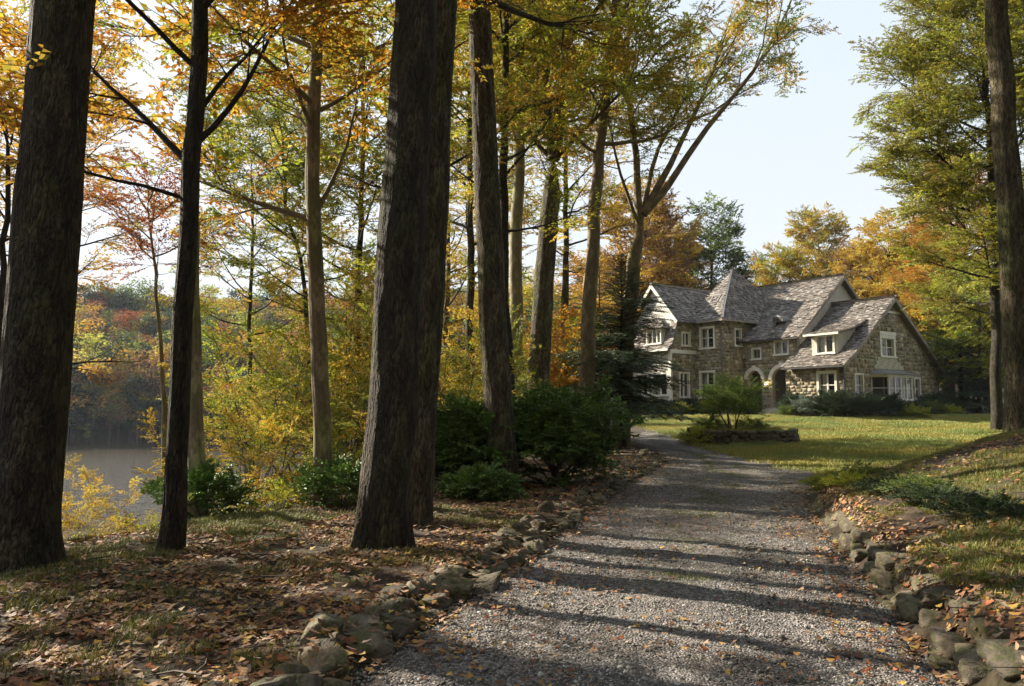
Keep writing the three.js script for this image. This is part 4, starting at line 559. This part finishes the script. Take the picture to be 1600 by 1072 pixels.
windowAt('a', 10.95, [-1.75, -1.05], [4.75, 5.6], 2, 1); windowAt('a', 10.95, [-2.05, -1.2], [1.18, 2.8], 2, 2); part(house, box(-3.02, -.42, 4.15, 4.4, -10.95, -10.85), whiteTrim, 'belt_course'); part(house, box(-3.0, -2.84, -.5, 4.4, -11.1, -10.88), whiteTrim, 'corner_board');
roofFace([[10.45, -2.8, 6.3], [10.45, 4, 6.3], [12.8, 4, 9.12], [12.8, -2.8, 9.12]]); roofFace([[15.15, -2.8, 6.3], [15.15, 4, 6.3], [12.8, 4, 9.12], [12.8, -2.8, 9.12]]);
for (const [p, q] of [[[10.42, -2.82, 6.22], [12.8, -2.82, 9.02]], [[12.8, -2.82, 9.02], [15.17, -2.82, 6.22]]]) beam(p, q, .07, .2, whiteTrim, 'bargeboard'); beam([12.8, -2.85, 9.17], [12.8, 3.4, 9.17], .16, .08, fasciaMat, 'ridge_cap');
for (const [b0, y0, b1, y1] of [[-3.42, 4.42, -3.02, 4.72], [-3.02, 4.72, -2.72, 5.25], [-2.72, 5.25, -2.52, 6.15]]) roofFace([[10.72, b0, y0], [15.1, b0, y0], [15.1, b1, y1], [10.72, b1, y1]]);
beam([10.7, -3.44, 4.36], [15.1, -3.44, 4.36], .08, .14, whiteTrim, 'fascia');
{ windowAt('b', -3.0, [11.75, 13.0], [4.9, 5.85], 3, 1, { curtain: false }); wall('b', -3.0, [[11.6, 4.72], [13.15, 4.72], [13.15, 6.0], [11.6, 6.0]], [{ s: [11.75, 13.0], y: [4.9, 5.85] }], { mat: stucco, th: .12 }); for (const a of [11.6, 13.03]) wall('a', a, [[-2.88, 4.75], [-2.4, 4.75], [-2.4, 6.0], [-2.88, 6.0]], [], { mat: stucco, th: .12 });
  roofFace([[11.35, -3.3, 5.92], [13.4, -3.3, 5.92], [12.6, -2.75, 6.6], [12.15, -2.75, 6.6]]); roofFace([[11.35, -3.3, 5.92], [11.35, -2.4, 5.92], [12.15, -2.4, 6.6], [12.15, -2.75, 6.6]]); roofFace([[13.4, -3.3, 5.92], [13.4, -2.4, 5.92], [12.6, -2.4, 6.6], [12.6, -2.75, 6.6]]); }
// hidden sides and floors that close the rooms
part(house, box(.5, 11.3, -.4, -.25, -14.6, -.45), inside, 'floor'); part(house, box(-2.8, 1, -.4, -.2, -14.6, -8.7), inside, 'floor');
part(house, box(11.4, 11.7, -.6, 5.0, -15, -.4), mortar, 'wall'); part(house, box(-2.8, 11.7, -.6, 5.6, -15.3, -15.01), mortar, 'wall'); part(house, box(5.6, 5.75, -.3, 3.0, -14, -.8), inside, 'wall'); part(house, box(.8, 11.2, 3.05, 3.15, -4.25, -.8), inside, 'floor'); part(house, box(3.5, 3.62, -.3, 6.3, -14.5, -8.95), inside, 'wall');
thing(shade(house), 'stone_house', 'large stone house with steep wood shingled roofs, tower and gables behind the lawn', 'house');

// ---------------------------------------------------------------- planting round the house and in the island bed
const hp = (a, b) => HV(a, b, 0).applyAxisAngle(V3(0, 1, 0), house.rotation.y).add(house.position);
const FP = 'foundation shrubs along the house';
const found = [
  [3.3, -.35, 1.3, 1.3, 'deep', 201, 'dark rounded shrub right of the arched front door'], [2.3, -.7, 1.15, 1.2, 'silver', 202, 'silvery green shrub under the right wing front window'], [1.2, -.55, 1.35, 1.4, 'deep', 203, 'dark shrub below the right edge of the right wing front window'], [.2, -.4, 1.5, 1.5, 'deep', 204, 'dark shrub at the near corner of the right wing'],
  [-.6, 1.2, 1.3, 1.6, 'deep', 205, 'dark shrub under the small window of the right gable'], [-.9, 2.9, 1.25, 1.7, 'deep', 206, 'dark shrub left of the bay window'], [-1.5, 4.6, .75, 1.6, 'deep', 207, 'low dark shrub below the middle of the bay window'], [-1.4, 6.6, .8, 1.7, 'green', 208, 'low light green shrub below the right end of the bay window'], [-.7, 8.4, 1.2, 1.6, 'deep', 209, 'dark shrub right of the bay window'], [-.5, 10.3, 1.35, 1.9, 'deep', 210, 'large dark shrub at the right corner of the right gable'],
  [-2.1, 3.6, .5, 1.1, 'lime', 211, 'small lime mound on the lawn edge left of the bay window'], [-2.2, 7.6, .5, 1.1, 'lime', 212, 'small lime mound on the lawn edge right of the bay window'], [2.9, -1.5, .5, .9, 'green', 213, 'small green mound at the lawn edge by the door step'],
  [9.5, -1.1, .8, 1.2, 'lime', 214, 'yellow green shrub below the tower window'], [10.5, -1.6, .9, 1.3, 'deep', 215, 'dark shrub in the corner of tower and left wing'], [10.4, -2.9, .75, 1.1, 'deep', 216, 'dark shrub at the near corner of the left wing'], [11.6, -3.8, .9, 1.3, 'deep', 217, 'dark shrub under the left wing window'], [9.6, -3.6, .55, 1.1, 'lime', 218, 'low yellow green mound by the drive before the left wing'], [10.9, -4.8, .55, 1.2, 'gold', 219, 'low golden mound by the drive before the left wing'], [12.3, -5.6, .6, 1.3, 'green', 220, 'low green mound by the drive beside the hemlock'],
  [8.1, .9, .9, 1.0, 'deep', 221, 'dark shrub between the tower and the side arch'],
];
const silver = [makeSpray(610, { pal: [[.26, .32, .25], [.20, .27, .2], [.32, .36, .28]], n: 70, leaf: .1, wide: .4, ratio: .2 })];
const greenDense = ['deep', 'green', 'lime', 'gold'].reduce((o, k) => { o[k] = [makeSpray(620 + k.length, { pal: k === 'deep' ? [[.05, .085, .03], [.075, .12, .04], [.04, .065, .025]] : PAL[k], n: 75, leaf: .13, wide: .42, rough: .8 })]; return o; }, { silver });
for (const [a, b, h, w, k, seed, label] of found) { const p = hp(a, b); shrub({ seed, x: p.x, z: p.z, h, w, geos: greenDense[k], size: .4, stems: 6, subs: 4, fill: Math.round(150 * w * h + 60), mat: k === 'deep' ? glossLeaf : leafMat, label, group: FP }); }
{ const p = at(1146, 690, 28.3); shrub({ seed: 231, x: p.x, z: p.z, h: 1.75, w: 1.5, geos: [makeSpray(640, { pal: [[.20, .29, .05], [.14, .22, .04], [.27, .34, .06]], n: 80, leaf: .12, wide: .5, rough: .7, ratio: .2 })], size: .55, stems: 5, subs: 7, fill: 150, rad: .035, lean: .9, from: .35, name: 'small_maple', category: 'small tree', label: 'small bright green spreading tree in the island bed before the tower' }); }
for (const [px, Z, h, w, k, seed, label] of [[1088, 27.6, .5, .9, 'lime', 232, 'lime fern clump spilling over the left end of the island wall'], [1110, 28.6, .4, .8, 'green', 233, 'low green clump behind the island wall'], [1175, 28.2, .35, .8, 'green', 234, 'low green clump right of the small island tree']]) { const p = at(px, 690, Z); shrub({ seed, x: p.x, z: p.z, h, w, geos: greenDense[k], size: .35, stems: 5, subs: 3, fill: 70, label }); }
// ground plants on the right bank and along the drive
const BP = 'low plants on the right bank';
for (const [px, py, Z, h, w, k, seed, label] of [[1300, 770, 13.6, .4, .9, 'lime', 241, 'bright lime groundcover at the tip of the right bank'], [1345, 775, 12.6, .42, 1.0, 'green', 242, 'green groundcover clump near the tip of the right bank'], [1400, 810, 10.6, .38, 1.0, 'deep', 243, 'dark groundcover clump in the middle of the right bank'], [1465, 850, 9.2, .34, .9, 'deep', 244, 'dark groundcover clump above the retaining wall'], [1540, 880, 8.0, .36, 1.0, 'deep', 245, 'dark ivy like clump at the right edge above the retaining wall'], [1440, 830, 10, .3, .8, 'green', 246, 'small green clump between the dark clumps on the right bank'], [1330, 800, 12, .3, .7, 'lime', 247, 'small lime clump over the far end of the retaining wall']]) { const p = at(px, py, Z); shrub({ seed, x: p.x, z: p.z, h: h * .36, w: w * .8, geos: greenDense[k], size: .2, stems: 6, subs: 3, fill: 150, label, group: BP, name: 'groundcover_plant', category: 'plant' }); }

// ---------------------------------------------------------------- woods beyond the lake and round the horizon
function farTree(seed, pal, kind) {
  const r = rng(seed), P = [], I = [], K = [], h = 1; stick(P, I, K, V3(), V3(0, .8, 0), .016, .006, [.10, .085, .07]);
  const lobes = []; for (let i = 0; i < 13; i++) { const a = i * 2.4 + r(), y = rr(r, .32, .95), q = (kind ? .16 : .24) * (1.15 - y * .8) * 1.5; lobes.push([V3(Math.cos(a) * q * r(), y, Math.sin(a) * q * r()), rr(r, .09, .16)]); stick(P, I, K, V3(0, y * .7, 0), lobes[i][0], .005, .002, [.10, .085, .07]); }
  for (const [c, R] of lobes) { const base = pick(r, pal); for (let i = 0; i < 95; i++) { const z = rr(r, -.7, 1), t = r() * 6.283, s = Math.sqrt(1 - z * z), k = Math.pow(r(), .4), n = V3(Math.cos(t) * s, z * .8, Math.sin(t) * s), p = c.clone().addScaledVector(n, R * k), e = V3(rr(r, -1, 1), rr(r, -.6, .3), rr(r, -1, 1)).normalize(); n.x += rr(r, -.8, .8); n.y += rr(r, -.3, 1); n.z += rr(r, -.8, .8); n.addScaledVector(e, -n.dot(e)).normalize(); const kk = rr(r, .65, 1.3); leafQuad(P, I, K, p, e, n, rr(r, .02, .036), .011, base.map((v) => v * kk), .1); } }
  return geom(P, I, { col: K });
}
{
  const kinds = [['gold', 0], ['brown', 0], ['deep', 1], ['rust', 0], ['lime', 0], ['green', 0], ['amber', 0], ['brown', 1]], share = [6, 3, 7, 2, 4, 5, 3, 2], r = rng(404), lists = kinds.map(() => []), bag = share.flatMap((n, i) => Array(n).fill(i)), q = new THREE.Quaternion(), up = V3(0, 1, 0);
  const add = (x, Z, h, dead) => { const y = ground(x, -Z); if (y < WATER - .3) return; const k = pick(r, bag), s = h * rr(r, .75, 1.2); q.setFromAxisAngle(up, r() * 6.283); lists[k].push(new THREE.Matrix4().compose(V3(x, y - .3, -Z), q, V3(s * rr(r, .9, 1.3), s, s * rr(r, .9, 1.3)))); };
  for (let i = 0; i < 2600; i++) { const x = rr(r, -230, 30), Z = 146 + Math.pow(r(), 1.3) * 120; add(x, Z, rr(r, 12, 18)); }
  for (let i = 0; i < 300; i++) { const x = rr(r, -170, 20), Z = 143 + r() * 14; add(x, Z, rr(r, 4, 9)); }
  for (let i = 0; i < 700; i++) add(rr(r, 10, 190), rr(r, 98, 230), rr(r, 10, 15));
  for (let i = 0; i < 160; i++) { const Z = rr(r, 52, 135), x = brow(Z) + rr(r, -14, 4); add(x, Z, rr(r, 5, 10)); }
  for (let i = 0; i < 60; i++) add(rr(r, 32, 60), rr(r, 62, 98), rr(r, 8, 12));
  for (let i = 0; i < 150; i++) { const Z = rr(r, -60, -7), x = rr(r, -38, 42); if (Math.abs(x + 1.2 - Z * .16) > 3.2) add(x, Z, rr(r, 15, 22)); }            // the wood goes on unseen behind and beside the viewpoint, added to block sky light
  for (const [x, Z, h] of [[-14.5, 11, 19], [-19, 15.5, 20], [-23, 10.5, 20], [-27, 19, 21]]) add(x, Z, h);                    // the bank trees go on left of the view
  for (let i = 0; i < 70; i++) { const Z = rr(r, -8, 22), x = Z * .72 + rr(r, 9, 34); add(x, Z, rr(r, 14, 21)); }  // unseen trees right of the view, added to cut sky light from that side
  lists.forEach((L, k) => { if (!L.length) return; const m = new THREE.InstancedMesh(farTree(700 + k, PAL[kinds[k][0]].map((c) => c.map((v) => v * .9)), kinds[k][1]), leafMat, L.length), c = new THREE.Color(); L.forEach((M, i) => { m.setMatrixAt(i, M); const b = rr(r, .7, 1.2); m.setColorAt(i, c.setRGB(b * rr(r, .9, 1.1), b, b * rr(r, .85, 1.15))); }); thing(shade(m), 'far_and_unseen_woods', ['gold', 'brown', 'dark evergreen', 'russet', 'lime', 'green', 'amber', 'bare brown'][k] + ' trees of the far off woods beyond the lake and house, and unseen trees added round the viewpoint', 'woods', 'far off woods', 'stuff'); });
}

// ---------------------------------------------------------------- ground cover: fallen leaves, pebbles, grass, undergrowth
function litterLeaf(seed) { const r = rng(seed), n = 9, P = [0, .12, 0], I = [], c = rr(r, .15, .5), K = []; for (let i = 0; i < n; i++) { const t = i / n * 6.283, lobe = .72 + .28 * Math.cos(t * 3 + .4) + rr(r, -.08, .08), x = Math.cos(t) * .5 * lobe, z = Math.sin(t) * .36 * lobe; P.push(x, .12 + c * (x * x * .8 + z * z * 1.4) * rr(r, .5, 1.3) - .02, z); } for (let i = 0; i < n; i++) I.push(0, 1 + (i + 1) % n, 1 + i); for (let i = 0; i <= n; i++) { const k = i ? rr(r, .8, 1.1) : 1; K.push(k, k, k); } return geom(P, I, { col: K }); }
const litterGeo = [0, 1, 2, 3].map((i) => litterLeaf(800 + i));
const LIT = [[.24, .115, .05], [.29, .15, .07], [.18, .08, .035], [.34, .20, .105], [.14, .066, .032], [.38, .20, .045], [.30, .095, .028], [.36, .27, .18], [.10, .05, .028], [.42, .27, .05], [.22, .09, .04]];
const inDrive = (x, Z) => Z < 24 ? x > XL(Z) && x < XR(Z) : false;
{
  const r = rng(505), lists = litterGeo.map(() => []), q = new THREE.Quaternion(), q2 = new THREE.Quaternion(), e = new THREE.Euler();
  const drop = (x, Z, s, lift = 0) => { const n = normalAt(x, -Z), y = ground(x, -Z) + (inDrive(x, Z) ? .05 : .004) + rr(r, 0, .02) + lift; q.setFromUnitVectors(V3(0, 1, 0), n); q2.setFromEuler(e.set(rr(r, -.45, .45), r() * 6.283, rr(r, -.45, .45), 'YXZ')); q.multiply(q2); lists[Math.floor(r() * 4)].push([new THREE.Matrix4().compose(V3(x, y, -Z), q, V3(s, s * rr(r, .6, 1.4), s)), pick(r, LIT), rr(r, .65, 1.25)]); };
  const scatter = (n, x0, x1, z0, z1, s0, s1, ok) => { for (let i = 0; i < n; i++) { const Z = z0 + (z1 - z0) * Math.pow(r(), 1.5), x = typeof x0 === 'function' ? mix(x0(Z), x1(Z), r()) : rr(r, x0, x1); if (r() < ok(x, Z)) drop(x, Z, rr(r, s0, s1)); } };
  const patch = (x, Z, f) => clamp(.55 + .6 * n2(x * f, Z * f) + .3 * n2(x * f * 2.7, Z * f * 2.7), .05, 1);
  scatter(105000, (Z) => Math.min(brow(Z) - 1.5, -Z * .62), (Z) => XL(Z) - .2, 3.2, 15, .035, .095, (x, Z) => patch(x, Z, .6) * mix(.45, 1, ss(brow(Z) - .5, brow(Z) + 1.6, x)));
  scatter(14000, (Z) => brow(Z) - 1, (Z) => XL(Z) - .2, 13, 40, .08, .15, (x, Z) => patch(x, Z, .5));
  scatter(9000, (Z) => XL(Z) - .35, (Z) => XL(Z) + .7, 3, 26, .04, .09, (x, Z) => patch(x, Z, .9) * Math.exp(-Math.max(0, x - XL(Z)) * 3));
  for (let i = 0; i < 1700; i++) { const Z = 3 + 20 * Math.pow(r(), 1.3), x = XL(Z) - rr(r, .02, .45); drop(x, Z, rr(r, .05, .11), rr(r, .02, .14)); }
  for (let i = 0; i < 1100; i++) { const Z = 3 + 10 * r(), x = XR(Z) + rr(r, .12, .5); drop(x, Z, rr(r, .04, .09), rr(r, .02, .07)); }
  scatter(9000, (Z) => XR(Z) - .7, (Z) => XR(Z) + .25, 3, 17, .04, .09, (x, Z) => patch(x, Z, .9) * Math.exp(-Math.max(0, XR(Z) - x) * 3.2));
  scatter(6500, (Z) => XL(Z), (Z) => XR(Z), 3, 26, .035, .08, (x, Z) => Math.pow(patch(x, Z, .7), 2));
  scatter(42000, (Z) => XR(Z) + .2, (Z) => XR(Z) + 7.5, 3, 20, .04, .095, (x, Z) => patch(x, Z, .45) * .8);
  scatter(9000, 7, 32, 18, 48, .08, .16, (x, Z) => lawnAmount(x, Z) * Math.pow(patch(x, Z, .22), 2) * .9);
  const c = new THREE.Color(); lists.forEach((L, k) => { const m = new THREE.InstancedMesh(litterGeo[k], dryLeaf, L.length); L.forEach(([M, t, b], i) => { m.setMatrixAt(i, M); m.setColorAt(i, c.setRGB(t[0] * b, t[1] * b, t[2] * b)); }); thing(shade(m), 'fallen_leaves', 'brown and gold fallen leaves strewn over the ground and drive', 'fallen leaves', 'leaf litter', 'stuff'); });
}
{ // fallen twigs
  const r = rng(515), L = [], m4 = new THREE.Matrix4(), q = new THREE.Quaternion(), e = new THREE.Euler(); for (let i = 0; i < 420; i++) { const Z = 3.4 + 12 * Math.pow(r(), 1.3), left = r() < .65, x = left ? mix(brow(Z), XL(Z) - .1, r()) : XR(Z) + rr(r, .2, 5); q.setFromEuler(e.set(rr(r, -.1, .1), r() * 6.283, rr(r, -.15, .15), 'YXZ')); L.push(m4.clone().compose(V3(x, ground(x, -Z) + .03, -Z), q, V3(rr(r, .12, .6), rr(r, .5, 1.4), rr(r, .5, 1.4)))); }
  const P = [], I = [], K = []; stick(P, I, K, V3(-.5, 0, 0), V3(0, .012, .05), .007, .006, [1, 1, 1]); stick(P, I, K, V3(0, .012, .05), V3(.5, 0, .01), .006, .003, [1, 1, 1]); stick(P, I, K, V3(.1, .01, .04), V3(.35, .02, .2), .004, .002, [1, 1, 1]);
  const m = new THREE.InstancedMesh(geom(P, I, { col: K }), twigMat, L.length); L.forEach((M, i) => m.setMatrixAt(i, M)); thing(shade(m), 'fallen_twigs', 'thin brown fallen twigs scattered among the leaves', 'twigs', null, 'stuff');
}
{ // loose stones of the drive
  const r = rng(606), g = paint(new THREE.IcosahedronGeometry(.5, 1), [1, 1, 1]), p = g.attributes.position; for (let i = 0; i < p.count; i++) { const k = 1 + .28 * n3(p.getX(i) * 3, p.getY(i) * 3, p.getZ(i) * 3); p.setXYZ(i, p.getX(i) * k, p.getY(i) * k * .6, p.getZ(i) * k * .85); } g.deleteAttribute('normal'); g.deleteAttribute('uv');
  const L = []; for (let i = 0; i < 70000; i++) { const Z = 3 + 17 * Math.pow(r(), 1.8), x = mix(XL(Z) - .05, XR(Z) + .05, r()); const u = (x - XL(Z)) / (XR(Z) - XL(Z)), wear = Math.exp(-(((u - .27) / .1) ** 2)) + Math.exp(-(((u - .75) / .1) ** 2)); if (r() < wear * .6) continue; const s = (r() < .04 ? rr(r, .022, .042) : rr(r, .008, .019)); L.push([x, Z, s]); }
  const m = new THREE.InstancedMesh(g, std({ vertexColors: true, roughness: .9 }), L.length), q = new THREE.Quaternion(), e = new THREE.Euler(), c = new THREE.Color();
  L.forEach(([x, Z, s], i) => { q.setFromEuler(e.set(rr(r, -.4, .4), r() * 6.283, rr(r, -.4, .4))); m.setMatrixAt(i, new THREE.Matrix4().compose(V3(x, ground(x, -Z) + .042 + .014 * n2(x * 1.6, -Z * 1.6), -Z), q, V3(s, s, s))); const b = (Math.pow(r(), 1.5) * .32 + .08) * (1 + .3 * n2(x * .9, Z * .6) + .2 * n2(x * 3, Z * 2)); m.setColorAt(i, c.setRGB(b * 1.05, b, b * rr(r, .8, .98))); });
  thing(shade(m), 'loose_gravel', 'grey loose gravel covering the drive', 'gravel', null, 'stuff');
}
{ // grass
  const tuft = (seed, h, n, w) => { const r = rng(seed), P = [], I = [], K = []; for (let i = 0; i < n; i++) { const x = rr(r, -w, w), z = rr(r, -w, w), a = r() * 6.283, l = h * rr(r, .5, 1.2), b = rr(r, .002, .0045), o = P.length / 3, lx = Math.cos(a) * l * rr(r, .2, .8), lz = Math.sin(a) * l * rr(r, .2, .8), sx = -Math.sin(a) * b, sz = Math.cos(a) * b; P.push(x - sx, 0, z - sz, x + sx, 0, z + sz, x + lx * .4 + sx, l * .6, z + lz * .4 + sz, x + lx * .4 - sx, l * .6, z + lz * .4 - sz, x + lx, l * .9, z + lz); I.push(o, o + 1, o + 2, o, o + 2, o + 3, o + 3, o + 2, o + 4); const k = rr(r, .7, 1.25); for (let q = 0; q < 5; q++) K.push(k * rr(r, .95, 1.05), k, k * .9); } return geom(P, I, { col: K }); };
  const r = rng(707), lists = [[], []]; const geos = [tuft(1, .075, 46, .16), tuft(2, .085, 40, .1)];
  const put = (k, x, Z, s, c) => { const n = normalAt(x, -Z), q = new THREE.Quaternion().setFromUnitVectors(V3(0, 1, 0), n).multiply(new THREE.Quaternion().setFromAxisAngle(V3(0, 1, 0), r() * 6.283)); lists[k].push([new THREE.Matrix4().compose(V3(x, ground(x, -Z) - .005, -Z), q, V3(s, s * rr(r, .7, 1.3), s)), c]); };
  for (let i = 0; i < 60000; i++) { const Z = 16 + 32 * Math.pow(r(), .85), x = rr(r, 6.3, 34); if (r() < lawnAmount(x, Z) && (x - 800 / 1200 * Z) < 4) { const t = clamp(.5 + .7 * n2(x * .25, Z * .25), 0, 1); put(0, x, Z, rr(r, 1.0, 1.7), [mix(.25, .38, t), mix(.30, .33, t), .05]); } }
  for (let i = 0; i < 60000; i++) { const Z = 3 + 15 * Math.pow(r(), 1.2), x = XR(Z) + .35 + 8 * r(); if (r() < mossAmount(x, Z) * .7) put(1, x, Z, rr(r, .35, .8), [rr(r, .17, .28), rr(r, .19, .25), .035]); }
  for (let i = 0; i < 26000; i++) { const Z = 4 + 10 * r(), x = mix(brow(Z) - 2, XL(Z) - .3, r()); if (r() < Math.pow(mossAmount(x + 40, Z), 2) * mix(.9, .12, ss(brow(Z), brow(Z) + 2.2, x))) put(1, x, Z, rr(r, .5, 1.0), [rr(r, .14, .22), rr(r, .16, .2), .035]); }
  for (let i = 0; i < 5200; i++) { const Z = rr(r, 7, 24), x = mix(XL(Z), XR(Z), .5 + .16 * (r() + r() - 1)); if (n2(x * .8 + 5, -Z * .5) > .0) put(1, x, Z, rr(r, .4, .8), [.17, .18, .04]); }
  const c = new THREE.Color(), gm = phys({ color: 0xffffff, vertexColors: true, roughness: .7, transmission: .35, thickness: 0, side: THREE.DoubleSide });
  lists.forEach((L, k) => { const m = new THREE.InstancedMesh(geos[k], gm, L.length); L.forEach(([M, t], i) => { m.setMatrixAt(i, M); m.setColorAt(i, c.setRGB(...t)); }); thing(shade(m), k ? 'bank_grass' : 'lawn_grass', k ? 'short mossy grass on the banks beside the drive' : 'mown green grass of the lawn before the house', 'grass', null, 'stuff'); });
}
{ // undergrowth on the slope down to the lake
  const r = rng(808), list = []; for (let i = 0; i < 5200; i++) { const Z = rr(r, 8, 60), s = rr(r, .3, 15), x = brow(Z) - s; if (x / Z < -.75 || (x / Z < -.34 && s < 6 && r() < .8)) continue; const y = ground(x, -Z); if (y < WATER + .2) continue; placeSpray(list, V3(x, y + rr(r, .0, .3), -Z), V3(rr(r, -1, 1), rr(r, .2, 1.2), rr(r, -1, 1)), V3(rr(r, -.5, .5), 1, rr(r, -.5, .5)), x / Z < -.34 ? rr(r, .15, .35) : rr(r, .3, .6)); }
  const g = [...SPR.yellow.slice(0, 1), ...SPR.lime.slice(0, 2), ...SPR.gold.slice(0, 1), ...SPR.green.slice(0, 1)]; const root = new THREE.Group(); foliage(root, list, g, leafMat, r, 'undergrowth', .25); [...root.children].forEach((m, k) => thing(shade(m), 'undergrowth', 'tangled yellow and green undergrowth on the slope down to the lake', 'undergrowth', 'slope undergrowth', 'stuff'));
}
renderer.render(scene, camera);
